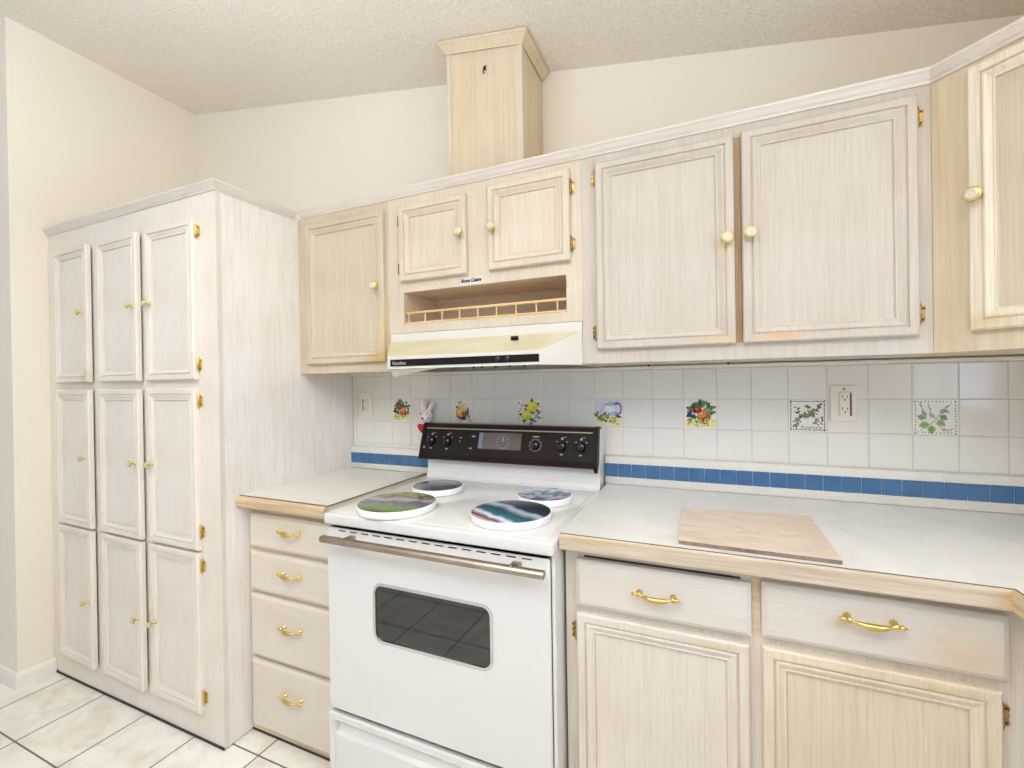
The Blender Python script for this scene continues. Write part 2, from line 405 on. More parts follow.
def struct(name, mb, mats, origin=(0, 0, 0)):
    o = link(name, mb.mesh(name, mats, origin), None, origin); o['kind'] = 'structure'; return o
def text_mesh(txt, size, shear=0.3, depth=0.0006, bold=0):
    c = bpy.data.curves.new('lettering', 'FONT'); c.body = txt; c.size = size; c.shear = shear; c.extrude = depth; c.offset = bold
    c.align_x = 'LEFT'; c.resolution_u = 3
    t = bpy.data.objects.new('lettering', c); COL.objects.link(t)
    bpy.context.view_layer.update()
    dg = bpy.context.evaluated_depsgraph_get()
    me = bpy.data.meshes.new_from_object(t.evaluated_get(dg))
    bpy.data.objects.remove(t); bpy.data.curves.remove(c)
    return me
def lettering(mb, txt, size, x, y, z, mi, shear=0.3, depth=0.0006, bold=0, sx=1.0, ang=0):
    """upright lettering on a surface that faces -y, baseline start at x,z"""
    me = text_mesh(txt, size, shear, depth, bold)
    ca, sa = math.cos(ang), math.sin(ang)
    v = []
    for q in me.vertices:
        a, c = q.co.x*sx, q.co.y
        v.append((x+a*ca-c*sa, y-q.co.z, z+a*sa+c*ca))
    mb.add(v, [list(p.vertices) for p in me.polygons], mi); bpy.data.meshes.remove(me)

# ------------------------------------------------------------------ measurements (metres)
XP = -1.2279            # side of the tall pantry
XL, XR = -2.4277, 1.55  # left and right wall
YB = 0.008              # plaster of the back wall, tile faces at y = 0
YU = -0.3128            # faces of the wall cabinets
YP = -0.675             # face of the pantry
ceil = lambda x: 2.571 - 0.172*x

# ------------------------------------------------------------------ setting
floor = MB().box(-4.6, -5.2, -0.1, XR+0.1, 0.12, 0.0); struct('floor', floor, M['floor'])
c = MB(); x0, x1 = -4.6, XR+0.1
c.add([(x0,-5.2,ceil(x0)),(x1,-5.2,ceil(x1)),(x1,0.12,ceil(x1)),(x0,0.12,ceil(x0)),
       (x0,-5.2,ceil(x0)+.08),(x1,-5.2,ceil(x1)+.08),(x1,0.12,ceil(x1)+.08),(x0,0.12,ceil(x0)+.08)],
      [(0,3,2,1),(4,5,6,7),(0,1,5,4),(1,2,6,5),(2,3,7,6),(3,0,4,7)])
struct('ceiling', c, M['ceiling'])
struct('wall_back', MB().prism([(XL-0.1, 0), (XR+0.1, 0), (XR+0.1, ceil(XR+0.1)), (XL-0.1, ceil(XL-0.1))], 'y', YB, 0.12), M['wall'])
wl = MB()
wl.prism([(-4.6, 0), (XL, 0), (XL, ceil(XL)), (-4.6, ceil(-4.6))], 'y', -0.802, -0.68)
wl.prism([(XL-0.12, 0), (XL, 0), (XL, ceil(XL)), (XL-0.12, ceil(XL-0.12))], 'y', -0.68, YB)
struct('wall_left', wl, M['wall'])
wy0, wy1, wz0, wz1 = -1.95, -0.88, 1.12, 2.02
wr = MB(); zt = ceil(XR)
wr.box(XR, -5.2, 0, XR+0.1, wy0, zt); wr.box(XR, wy1, 0, XR+0.1, YB, zt)
wr.box(XR, wy0, 0, XR+0.1, wy1, wz0); wr.box(XR, wy0, wz1, XR+0.1, wy1, zt)
struct('wall_right', wr, M['wall'])
bb = MB(); prof = [(0, 0), (0.013, 0), (0.013, 0.052), (0.008, 0.066), (0, 0.07)]
bb.sweep([(-4.6, -0.802), (XL, -0.802), (XL, YP-0.001)], prof)
struct('baseboard_left', bb, M['trim_white'])
wn = MB(); f = 0.04
for (a, b_, c_, d) in ((wy0, wz0, wy1, wz0+f), (wy0, wz1-f, wy1, wz1), (wy0, wz0+f, wy0+f, wz1-f), (wy1-f, wz0+f, wy1, wz1-f),
                       ((wy0+wy1)/2-.02, wz0+f, (wy0+wy1)/2+.02, wz1-f)):
    wn.box(XR+0.02, a, b_, XR+0.07, c_, d)
wn.box(XR-0.03, wy0-0.03, wz0-0.025, XR+0.1, wy1+0.03, wz0)
win = struct('window_1', wn, M['trim_white'])
pn = MB().box(XR+0.045, wy0+f, wz0+f, XR+0.049, wy1-f, wz1-f)
part('pane', pn, M['win_glass'], win)
struct('trim_1', MB().box(XP+.002, -0.018, 1.3715, XR-.001, 0.0075, 1.3845, bev=0.003), M['trim_white'])

# ------------------------------------------------------------------ hardware
KNOB = {}
def knob_mesh(r):
    if r not in KNOB:
        k = r/0.017
        prof = [(0.0095*k, 0), (0.009*k, 0.003), (0.0055*k, 0.006), (0.005*k, 0.014), (0.010*k, 0.0175), (r, 0.0195), (r, 0.0225),
                (r*0.87, 0.0243), (r*0.80, 0.0240), (r*0.72, 0.026), (r*0.42, 0.0285), (r*0.38, 0.0278), (r*0.2, 0.0292), (0.0, 0.0296)]
        mb = MB(); mb.lathe(prof, (0, 0, 0), (0, -1, 0), n=24, mis=[0]*4+[1, 0, 0, 1, 0, 1, 1, 1, 1])
        KNOB[r] = mb.mesh('knob', [M['brass'], M['porc']])
    return KNOB[r]
HINGE = {}
def hinge_mesh(side, h=0.056, mat='brass_dk', leaf=0.013):
    key = (side, h, mat, leaf)
    if key not in HINGE:
        mb = MB(); s = side
        mb.lathe([(0.0012, -h*.5), (0.0028, -h*.46), (0.0018, -h*.43), (0.0036, -h*.40), (0.0036, h*.40), (0.0018, h*.43), (0.0028, h*.46), (0.0012, h*.5)], (0, -0.005, 0), (0, 0, 1), n=10)
        out = [(0, -h*.36), (s*leaf*.8, -h*.36), (s*leaf, -h*.25), (s*leaf*.8, -h*.12), (s*leaf, 0), (s*leaf*.8, h*.12), (s*leaf, h*.25), (s*leaf*.8, h*.36), (0, h*.36)]
        mb.prism(out, 'y', -0.0025, 0)
        for z in (-h*.25, h*.25): mb.lathe([(0.0024, 0), (0.0018, 0.0012), (0, 0.0014)], (s*leaf*.55, -0.0025, z), (0, -1, 0), mi=1, n=8)
        HINGE[key] = mb.mesh('hinge', [M[mat], M['dark']])
    return HINGE[key]
def pull_mesh():
    mb = MB(); L = 0.059; n = 44; pts = []; rad = []
    for i in range(n+1):
        t = -1+2*i/n; a = abs(t)
        y = -0.017-0.010*math.cos(min(a/0.68, 1)*PI/2) if a < 0.68 else -0.017
        z = -0.004*math.cos(min(a/0.68, 1)*PI/2)
        pts.append((t*L, y, z))
        if a < 0.5: r = 0.0030+0.0048*math.cos(a/0.5*PI/2)**0.7
        elif a < 0.58: r = 0.0028
        elif a < 0.76: r = 0.0034+0.0042*math.sin((a-.58)/.18*PI)
        elif a < 0.80: r = 0.0028
        elif a < 0.91: r = 0.0030+0.0028*math.sin((a-.80)/.11*PI)
        else: r = 0.0026*(1-(a-.91)/.09)+0.0008
        rad.append(r)
    mb.tube(pts, rad, 0, 12)
    for s in (-1, 1): mb.lathe([(0.0075, 0), (0.007, 0.002), (0.004, 0.004), (0.0035, 0.016)], (s*0.0395, 0, 0), (0, -1, 0), n=12)
    return mb.mesh('handle', M['brass'])
PULL = pull_mesh()

def door(parent, x0, x1, z0, z1, y, frame, panel, knob=None, hinges=(), kr=0.017, hm='brass_dk', hleaf=0.013, label=None, name='door', w=0.05, glz='glaze'):
    """raised-moulding door lying on the plane y (its back), 19 mm thick"""
    t = 0.019
    prof = [(0, 0), (0, 0.0145), (0.0035, 0.0185), (0.005, 0.019), (w*.42, 0.019), (w*.455, 0.0145), (w*.50, 0.0145), (w*.56, 0.0180), (w*.62, 0.0180), (w*.84, 0.0125), (w*.88, 0.0135), (w*.94, 0.0130), (w*.975, 0.0085), (w, 0.0080)]
    mb = MB(); v = []; k = len(prof)
    for (i, h) in prof: v += [(x0+i, y-h, z0+i), (x1-i, y-h, z0+i), (x1-i, y-h, z1-i), (x0+i, y-h, z1-i)]
    fs = []
    for j in range(k-1):
        for q in range(4): fs.append((4*j+q, 4*j+(q+1) % 4, 4*j+4+(q+1) % 4, 4*j+4+q))
    fs.append((3, 2, 1, 0))
    mb.add(v, fs[:-1]); mb.add(v, fs[-1:])
    for q in range(len(mb.mi)):
        if q//4 in (5, 11, 12) and q < 4*(k-1): mb.mi[q] = 1
    d = part(name, mb, [frame, M[glz]], parent, ((x0+x1)/2, y, (z0+z1)/2), label)
    pm = MB().box(x0+w-.001, y-0.0082, z0+w-.001, x1-w+.001, y-0.004, z1-w+.001)
    part('panel', pm, panel, d)
    if knob: link('knob', knob_mesh(kr), d, (knob[0], y-0.0175, knob[1]))
    for (sd, z, *r) in hinges:
        link('hinge', hinge_mesh(sd, *( [0.056, hm, hleaf])), d, ((x1 + 0.003) if sd > 0 else (x0 - 0.003), y-0.0005, z))
    return d

def drawer(parent, x0, x1, z0, z1, y, mat, px=None, pz=None, label=None):
    t = 0.019; b = 0.010
    prof = [(0, 0), (0, 0.0125), (0.0015, 0.0140), (b, 0.0187), (b+.003, t)]
    mb = MB(); v = []
    for (i, h) in prof: v += [(x0+i, y-h, z0+i), (x1-i, y-h, z0+i), (x1-i, y-h, z1-i), (x0+i, y-h, z1-i)]
    fs = []
    for j in range(len(prof)-1):
        for q in range(4): fs.append((4*j+q, 4*j+(q+1) % 4, 4*j+4+(q+1) % 4, 4*j+4+q))
    fs.append((3, 2, 1, 0)); k = 4*(len(prof)-1); fs.append((k, k+1, k+2, k+3))
    mb.add(v, fs)
    d = part('drawer', mb, mat, parent, ((x0+x1)/2, y, (z0+z1)/2), label)
    link('handle', PULL, d, (px if px is not None else (x0+x1)/2, y-t, pz if pz is not None else (z0+z1)/2))
    return d

def face_frame(mb, x0, x1, z0, z1, y, openings, t=0.019, mi=0):
    """a flat board face with rectangular openings (ox0,ox1,oz0,oz1), made of boxes"""
    xs = sorted({x0, x1, *[o[0] for o in openings], *[o[1] for o in openings]})
    zs = sorted({z0, z1, *[o[2] for o in openings], *[o[3] for o in openings]})
    for i in range(len(xs)-1):
        run = None
        for j in range(len(zs)):
            hole = j == len(zs)-1 or any(o[0] <= xs[i]+1e-6 and o[1] >= xs[i+1]-1e-6 and o[2] <= zs[j]+1e-6 and o[3] >= zs[j+1]-1e-6 for o in openings)
            if not hole and run is None: run = zs[j]
            if hole and run is not None:
                mb.box(xs[i], y, run, xs[i+1], y+t, zs[j], mi); run = None

# ------------------------------------------------------------------ pantry
pt = thing('pantry_cabinet', 'tall whitewashed oak pantry with nine small panelled doors, standing at left', 'cabinet', (-1.83, -0.335, 0))
pb = MB()
pb.box(XL+0.002, YP+0.02, 0.004, XP-0.004, YB-0.002, 2.05)
part('body', pb, M['oak_pantry'], pt, (-1.83, -0.335, 0))
ps = MB().box(XP-0.004, YP+0.002, 0.004, XP, YB-0.002, 2.05)
part('side_panel', ps, M['oak_side'], pt, label='bare whitewashed grained side panel')
dz = [(0.113, 0.711), (0.722, 1.327), (1.360, 1.957)]
dx = [(-2.342, -2.045), (-1.988, -1.680), (-1.640, -1.337)]
pf = MB()
face_frame(pf, XL+0.002, XP, 0.004, 2.05, YP, [(a+.012, b-.012, c_+.012, d-.012) for a, b in dx for c_, d in dz])
part('face_frame', pf, M['oak_pantry'], pt)
crown_prof = lambda z: [(0, z), (0.004, z), (0.006, z+0.006), (0.010, z+0.010), (0.016, z+0.020), (0.019, z+0.024), (0.021, z+0.026), (0.021, z+0.032), (0, z+0.032)]
cr = MB().sweep([(XL+0.002, YP), (XP, YP), (XP, YU-0.0235)], crown_prof(2.049), mis=[0, 1]); part('crown_moulding', cr, [M['crown'], M['crown_s']], pt)
part('foot_gap_shade', MB().box(XL+0.003, YP-0.003, 0.0005, XP, YP+0.0, 0.010), M['dark'], pt)  # dark strip painting the shadow line along the pantry foot
kz = [0.405, 1.030, 1.661]; hz = [(0.17, 0.662), (0.79, 1.28), (1.415, 1.912)]
PST = wood('pickled_oak_pantry_grubby', (236, 228, 217), (231, 222, 210), 'z', amount=0.35, stains=[((0.12, -0.01, -0.28), (0.05, 0.05, 0.05), (196, 172, 120), 0.6)])
for i, (a, b) in enumerate(dx):
    for j, (c_, d) in enumerate(dz):
        kx = [b-0.027, b-0.022, a+0.034][i]
        hs = [(1, hz[j][0]), (1, hz[j][1])] if i == 2 else [(-1, hz[j][0]), (-1, hz[j][1])]
        fm = PST if (i == 0 and j == 2) else M['oak_pantry']
        dd = door(pt, a, b, c_, d, YP-0.0005, fm, M['oak_pantry'], (kx, kz[j]), hs, kr=0.0135, hm='brass', hleaf=0.017, w=0.047, glz='glaze_pale')
        if i < 2: dd.rotation_euler = (0, 0, -.026); dd.location.y -= .026*(b-a)/2

# ------------------------------------------------------------------ wall cabinets
ZU0, ZU1 = 1.388, 2.055
def carcass(mb, x0, x1, z0, z1, niche=None):
    t = 0.016; y0, y1 = YU+0.019, YB-0.002
    mb.box(x0, y0, z0, x0+t, y1, z1); mb.box(x1-t, y0, z0, x1, y1, z1)
    mb.box(x0+t, y0, z0, x1-t, y1, z0+t); mb.box(x0+t, y0, z1-t, x1-t, y1, z1)
    mb.box(x0+t, y1-0.006, z0+t, x1-t, y1, z1-t)

ca = thing('wall_cabinet', 'narrow whitewashed wall cabinet with one door, between pantry and range hood', 'cabinet', (-0.985, YU, ZU0-.006))
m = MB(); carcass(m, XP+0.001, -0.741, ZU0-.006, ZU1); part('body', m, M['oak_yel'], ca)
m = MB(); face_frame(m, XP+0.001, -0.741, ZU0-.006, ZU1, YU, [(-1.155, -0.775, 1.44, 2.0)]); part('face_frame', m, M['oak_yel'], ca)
AST = wood('pickled_oak_warmlit_grubby', (209, 195, 170), (197, 182, 156), 'z', amount=0.55,
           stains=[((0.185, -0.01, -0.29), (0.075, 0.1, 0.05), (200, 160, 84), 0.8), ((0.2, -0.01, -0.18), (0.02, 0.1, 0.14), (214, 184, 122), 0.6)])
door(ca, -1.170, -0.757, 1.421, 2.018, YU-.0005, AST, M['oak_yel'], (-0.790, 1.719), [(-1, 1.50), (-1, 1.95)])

cb = thing('wall_cabinet', 'short whitewashed wall cabinet with two small doors and open spice niche, above range hood', 'cabinet', (-0.345, YU, 1.529))
nx0, nx1, nz0, nz1 = -0.671, -0.017, 1.562, 1.686
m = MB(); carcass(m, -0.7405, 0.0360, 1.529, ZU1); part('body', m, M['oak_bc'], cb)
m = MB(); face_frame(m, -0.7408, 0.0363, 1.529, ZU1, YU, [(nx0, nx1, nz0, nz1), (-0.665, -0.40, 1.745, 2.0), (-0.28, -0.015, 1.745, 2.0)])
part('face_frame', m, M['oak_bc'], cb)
m = MB(); y0 = YU+0.019; y1 = -0.10
m.box(nx0-.008, y0, nz0-.008, nx1+.008, y1, nz0); m.box(nx0-.008, y0, nz1, nx1+.008, y1, nz1+.008)
m.box(nx0-.008, y0, nz0, nx0, y1, nz1); m.box(nx1, y0, nz0, nx1+.008, y1, nz1); m.box(nx0-.008, y1, nz0-.008, nx1+.008, y1+.006, nz1+.008)
part('spice_niche', m, M['niche_in'], cb, label='open spice niche of bare brown wood')
g = MB(); yg = YU+0.010
g.box(nx0+.001, yg-.006, nz0+.0005, nx1-.001, yg+.006, nz0+.009, bev=.002)
rail = part('gallery_rail', g, M['gallery'], cb, label='little golden wood gallery rail')
g = MB().box(nx0+.001, yg-.005, nz0+.040, nx1-.001, yg+.005, nz0+.049, bev=.002); part('top_rail', g, M['gallery'], rail)
for i in range(9):
    x = -0.656+i*0.0755
    prof = [(.0045, 0), (.0045, .003), (.0025, .006), (.0035, .010), (.0022, .015), (.0040, .019), (.0022, .024), (.0034, .027), (.0042, .031)]
    part('spindle', MB().lathe(prof, (x, yg, nz0+.009), (0, 0, 1), n=10), M['gallery'], rail)
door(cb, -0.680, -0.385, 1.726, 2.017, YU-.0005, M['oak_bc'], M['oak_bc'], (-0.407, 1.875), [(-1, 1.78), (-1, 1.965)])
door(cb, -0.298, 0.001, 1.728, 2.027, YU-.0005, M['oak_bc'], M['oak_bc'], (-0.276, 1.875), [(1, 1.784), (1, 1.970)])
st = MB(); st.box(-0.418, YU-.0004, 1.692, -0.328, YU-.0001, 1.715, 0)
lettering(st, 'Bonne Cuisine', 0.0195, -0.416, YU-.0008, 1.698, 1, shear=0.35, sx=0.72, depth=0.0003, bold=.0007)
part('sticker', st, [M['sticker'], M['navy']], cb, label='small sticker with navy script lettering')

cd = thing('wall_cabinet', 'wide whitewashed wall cabinet with two large doors, right of range hood', 'cabinet', (0.485, YU, ZU0))
m = MB(); carcass(m, 0.0365, 0.924, ZU0, ZU1); part('body', m, M['oak'], cd)
m = MB(); face_frame(m, 0.0365, 0.9246, ZU0, ZU1, YU, [(0.11, 0.88, 1.45, 2.0)]); part('face_frame', m, M['oak'], cd)
m = MB().box(0.4855, YU-.001, 1.435, 0.5018, YU+.005, 2.022); part('centre_stile', m, M['stile'], cd)
DST = wood('pickled_oak_grubby', OAK_L, OAK_D, 'z', stains=[((0.15, -0.01, -0.285), (0.09, 0.05, 0.02), (214, 190, 140), 0.65), ((0.175, -0.02, -0.01), (0.03, 0.05, 0.05), (226, 200, 140), 0.6)])
EST = wood('pickled_oak_worn', OAK_L, OAK_D, 'z', stains=[((-0.095, -0.015, -0.283), (0.05, 0.05, 0.013), (224, 164, 108), 0.8), ((-0.14, -0.015, -0.285), (0.05, 0.05, 0.012), (206, 178, 130), 0.6)])
door(cd, 0.086, 0.484, 1.432, 2.025, YU-.0005, DST, M['oak'], (0.463, 1.731), [(-1, 1.487), (-1, 1.982)])
door(cd, 0.503, 0.894, 1.432, 2.029, YU-.0005, EST, M['oak'], (0.521, 1.737), [(1, 1.487), (1, 1.977)])
for x in (0.213, 0.475): part('screw', MB().lathe([(0.004, 0), (0.004, 0.002), (0.002, 0.006), (0, 0.007)], (x, -0.05, ZU0), (0, 0, -1), n=8), M['dark'], cd)

# diagonal corner cabinet: built along its own face, turned 45 degrees
S2 = math.sqrt(2)
LD = (1.237-0.925)*S2
ce = thing('corner_cabinet', 'diagonal corner wall cabinet with one door, at the right edge', 'cabinet', (0.925, YU, ZU0), -PI/4, (0, 0, ZU0))
m = MB()   # carcass outline in local coordinates (x along the face, y inward)
def tolocal(x, y):
    dx_, dy_ = x-0.925, y-YU; return ((dx_-dy_)/S2, (dx_+dy_)/S2)
outl = [tolocal(*p) for p in ((0.9252, YU+.02), (0.9252, YB-.002), (XR-.002, YB-.002), (XR-.002, -0.625), (1.2265+.03, -0.625))]
m.prism(outl, 'z', ZU0, ZU1); part('body', m, M['oak_diag'], ce)
m = MB(); face_frame(m, 0.0005, LD-.002, ZU0, ZU1, 0.0, [(0.09, LD-.09, 1.45, 2.0)]); part('face_frame', m, M['oak_diag'], ce)
DGS = wood('pickled_oak_corner_door', (235, 226, 208), (218, 203, 178), 'z', amount=0.5, stains=[((-0.12, -0.01, -0.285), (0.09, 0.05, 0.03), (206, 176, 116), 0.55)])
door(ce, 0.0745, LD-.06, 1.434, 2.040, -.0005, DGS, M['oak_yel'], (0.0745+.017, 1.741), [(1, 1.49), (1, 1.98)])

tag(link('crown_moulding', MB().sweep([(XP+.0225, YU), (0.925, YU), (1.237, YU-.312)], crown_prof(2.0555)).mesh('crown_moulding', M['crown'], (-.1, YU, 2.056)), None, (-.1, YU, 2.056)),
    'long pale crown moulding along the tops of the wall cabinets', 'moulding')

# ------------------------------------------------------------------ duct chase above the cabinets
ch = thing('duct_chase', 'tall boxed wooden duct cover between wall cabinet tops and ceiling', 'duct cover', (-0.357, -0.1, 2.06))
cx0, cx1, cy = -0.512, -0.200, -0.222
m = MB().prism([(cx0, 2.0565), (cx1, 2.0565), (cx1, ceil(cx1)-.002), (cx0, ceil(cx0)-.002)], 'y', cy+.003, YB-.002); part('box', m, M['oak_warm'], ch)
m = MB().prism([(cx0+.012, 2.058), (cx1-.022, 2.058), (cx1-.022, ceil(cx1)-.03), (cx0+.012, ceil(cx0)-.03)], 'y', cy, cy+.003); part('front_panel', m, M['oak_warm'], ch)
m = MB().prism([(cx1-.022, 2.058), (cx1+.002, 2.058), (cx1+.002, ceil(cx1)-.03), (cx1-.022, ceil(cx1)-.03)], 'y', cy-.003, cy+.02); 
part('corner_trim', m, M['oak_bc'], ch)
m = MB().prism([(cx0-.002, 2.058), (cx0+.012, 2.058), (cx0+.012, ceil(cx0)-.03), (cx0-.002, ceil(cx0)-.03)], 'y', cy-.003, cy+.02); part('corner_trim', m, M['oak_bc'], ch)
m = MB().sweep([(cx0-.002, -.002), (cx0-.002, cy-.003), (cx1+.002, cy-.003), (cx1+.002, -.002)], [(0, -.040), (.004, -.040), (.006, -.036), (.010, -.032), (.024, -.014), (.028, -.011), (.030, -.003), (0, -.003)], zf=lambda x, y: ceil(x))
part('crown_moulding', m, M['oak_warm'], ch)
m = MB(); hx, hzz = -0.349, 2.520
m.tube([(hx, cy-.0005, hzz), (hx, cy-.010, hzz+.001), (hx, cy-.014, hzz-.006), (hx-.002, cy-.014, hzz-.018), (hx-.002, cy-.008, hzz-.022)], .0025, n=8)
m.box(hx-.004, cy-.002, hzz-.006, hx+.004, cy, hzz+.012)
part('hook', m, M['dark'], ch, label='small dark metal hook')

# ------------------------------------------------------------------ range hood
hd = thing('range_hood', 'cream metal range hood with black control strip, above the stove', 'range hood', (-0.35, -0.2, 1.384))
hx0, hx1 = -0.735, 0.0355; fx0, fx1 = -0.645, -0.061; yf = -0.450; yb = YU-.0005
zb, zf_, zm, zt = 1.385, 1.430, 1.496, 1.527
m = MB()
V = [(hx0, yb, zb), (fx0, yf, zb), (fx1, yf, zb), (hx1, yb, zb),            # 0-3 bottom front rim
     (fx0, yf, zf_), (fx1, yf, zf_), (hx0, yb-.004, zm), (hx1, yb-.004, zm),   # 4-7
     (hx0, yb-.004, zt), (hx1, yb-.004, zt), (hx0, YB-.003, zt), (hx1, YB-.003, zt), (hx0, YB-.003, zb), (hx1, YB-.003, zb)]
m.add(V, [(1, 2, 5, 4), (0, 1, 4, 6), (2, 3, 7, 5), (6, 7, 9, 8), (8, 9, 11, 10), (0, 6, 8, 10, 12), (3, 13, 11, 9, 7), (10, 11, 13, 12)], 0)
m.add(V, [(4, 5, 7, 6)], 1)
zi = zb+.014
m.add([(hx0, yb, zb), (fx0, yf, zb), (fx1, yf, zb), (hx1, yb, zb), (hx0, YB-.003, zb), (hx1, YB-.003, zb),
       (hx0+.02, yb, zb), (fx0+.012, yf+.02, zb), (fx1-.012, yf+.02, zb), (hx1-.02, yb, zb), (hx0+.02, YB-.02, zb), (hx1-.02, YB-.02, zb),
       (hx0+.02, yb, zi), (fx0+.012, yf+.02, zi), (fx1-.012, yf+.02, zi), (hx1-.02, yb, zi), (hx0+.02, YB-.02, zi), (hx1-.02, YB-.02, zi)],
      [(0, 6, 7, 1), (1, 7, 8, 2), (2, 8, 9, 3), (3, 9, 11, 5), (5, 11, 10, 4), (4, 10, 6, 0),
       (6, 12, 13, 7), (7, 13, 14, 8), (8, 14, 15, 9), (9, 15, 17, 11), (11, 17, 16, 10), (10, 16, 12, 6), (12, 16, 17, 15, 14, 13)], 2)
part('body', m, [M['hood'], M['hood_top'], M['hood_under']], hd)
m = MB().box(fx0+.014, yf-.0025, 1.394, fx1-.006, yf-.0003, 1.418)
lettering(m, 'Ventline', 0.018, fx0+.020, yf-.003, 1.399, 1, shear=0.35, depth=0.0003)
sp = part('control_strip', m, [M['black'], M['print_white']], hd, label='black control strip with silver maker lettering')
m = MB()
for x in (-0.205, -0.170): m.lathe([(.0085, 0), (.0085, .004), (.007, .008), (0, .0085)], (x, yf-.0025, 1.4065), (0, -1, 0), n=16)
part('knob', m, M['knobblk'], sp)
m = MB(); a = math.atan2(zm-zf_, (yb-.004)-yf)
yy = -0.365; zz = zf_+(yy-yf)*math.tan(a)
m.box(-0.196, yy-.006, zz, -0.172, yy+.008, zz+.014, bev=.002); part('vent_button', m, M['black'], hd)
m = MB(); n = 14; v = []
for i in range(n+1):
    t = i/n; x = fx0-.005+t*0.20; z = zb-.002-.026*(1-t)**1.2
    v += [(x, yf+.020, zb-.0005), (x, yf+.024, zb-.0005), (x, yf+.024+.02*(1-t), z+.0005), (x, yf+.020+.02*(1-t), z)]
fs = [(4*i+q, 4*i+(q+1) % 4, 4*i+4+(q+1) % 4, 4*i+4+q) for i in range(n) for q in range(4)] + [(0, 1, 2, 3), (4*n+3, 4*n+2, 4*n+1, 4*n)]
m.add(v, fs, smooth=False); part('light_lens', m, M['splash_lam'], hd, label='loose white lens sagging below the hood')
m = MB()
for x in (-.30, -.27, -.22, -.17, -.12): part('clip', MB().lathe([(.004, 0), (.004, .004), (.002, .006)], (x, yf+.010, zb), (0, 0, -1), n=8), M['dark'], hd)

# ------------------------------------------------------------------ tile backsplash
PX = 0.1095
rows = [(1.0427, 1.1513), (1.1513, 1.2608), (1.2608, 1.3705)]
def tile_box(mb, x0, z0, x1, z1, mi=0, y=0.0):
    g_ = 0.0009; b = 0.0016; h = 0.004
    mb.add([(x0+g_, y+h, z0+g_), (x1-g_, y+h, z0+g_), (x1-g_, y+h, z1-g_), (x0+g_, y+h, z1-g_),
            (x0+g_, y+.0012, z0+g_), (x1-g_, y+.0012, z0+g_), (x1-g_, y+.0012, z1-g_), (x0+g_, y+.0012, z1-g_),
            (x0+g_+b, y, z0+g_+b), (x1-g_-b, y, z0+g_+b), (x1-g_-b, y, z1-g_-b), (x0+g_+b, y, z1-g_-b)],
           [(3, 2, 1, 0), (0, 1, 5, 4), (1, 2, 6, 5), (2, 3, 7, 6), (3, 0, 4, 7), (4, 5, 9, 8), (5, 6, 10, 9), (6, 7, 11, 10), (7, 4, 8, 11), (8, 9, 10, 11)], mi)
bs = thing('tile_backsplash', 'cream square wall tiles with painted picture tiles, behind stove and counters', 'backsplash', (0.16, 0.004, 1.0427))
gm = MB().box(XP+.002, 0.0015, 0.95, XR-.001, YB-.0005, 1.371); part('grout', gm, M['grout'], bs)
tm = MB()
pics = {(-9, 1), (-6, 1), (-3, 1), (0, 1), (3, 1), (6, 1), (9, 1)}
for i in range(-12, 15):
    for j, (z0, z1) in enumerate(rows):
        if (i, j) in pics: continue
        a, b = max(i*PX, XP+.002), min((i+1)*PX, XR-.002)
        if b-a > 0.006: tile_box(tm, a, z0, b, z1)
    a, b = max(i*PX, XP+.002), min((i+1)*PX, XR-.002)
    if b-a > 0.006: tile_box(tm, a, 0.952, b, 1.0427)
part('tile_field', tm, M['tile'], bs)

class Art:
    """small flat glaze shapes on a tile, u and w run 0..1 across the tile"""
    def __init__(s, i): s.mb = MB(); s.mats = [M['pic']]; s.x0 = i*PX; s.z0 = 1.1513; s.k = 0; tile_box(s.mb, s.x0, s.z0, s.x0+PX, 1.2608, 0)
    def mi(s, rgb):
        m = paint(rgb)
        if m not in s.mats: s.mats.append(m)
        return s.mats.index(m)
    def poly(s, pts, rgb):
        s.k += 1; y = -0.00005-0.0000045*s.k
        s.mb.add([(s.x0+0.003+u*(PX-.006), y, s.z0+0.003+w*(PX-.006)) for u, w in pts], [list(range(len(pts)))], s.mi(rgb))
    def ell(s, u, w, a, b, rgb, ang=0, n=14):
        c_, s_ = math.cos(ang), math.sin(ang)
        s.poly([(u+a*math.cos(2*PI*k/n)*c_-b*math.sin(2*PI*k/n)*s_, w+a*math.cos(2*PI*k/n)*s_+b*math.sin(2*PI*k/n)*c_) for k in range(n)], rgb)
    def leaf(s, u, w, l, wd, ang, rgb):
        c_, s_ = math.cos(ang), math.sin(ang)
        pts = [(0, 0), (.25*l, wd*.8), (.5*l, wd), (.8*l, wd*.5), (l, 0), (.8*l, -wd*.5), (.5*l, -wd), (.25*l, -wd*.8)]
        s.poly([(u+a*c_-b*s_, w+a*s_+b*c_) for a, b in pts], rgb)
    def line(s, u0, w0, u1, w1, t, rgb):
        d = math.hypot(u1-u0, w1-w0) or 1; nx, ny = -(w1-w0)/d*t/2, (u1-u0)/d*t/2
        s.poly([(u0+nx, w0+ny), (u1+nx, w1+ny), (u1-nx, w1-ny), (u0-nx, w0-ny)], rgb)
    def speck(s, n, box, sizes, cols):
        for _ in range(n):
            s.ell(random.uniform(box[0], box[2]), random.uniform(box[1], box[3]), random.uniform(*sizes), random.uniform(*sizes), random.choice(cols), random.uniform(0, PI), 7)
    def done(s, label): return part('picture_tile', s.mb, s.mats, bs, label=label)

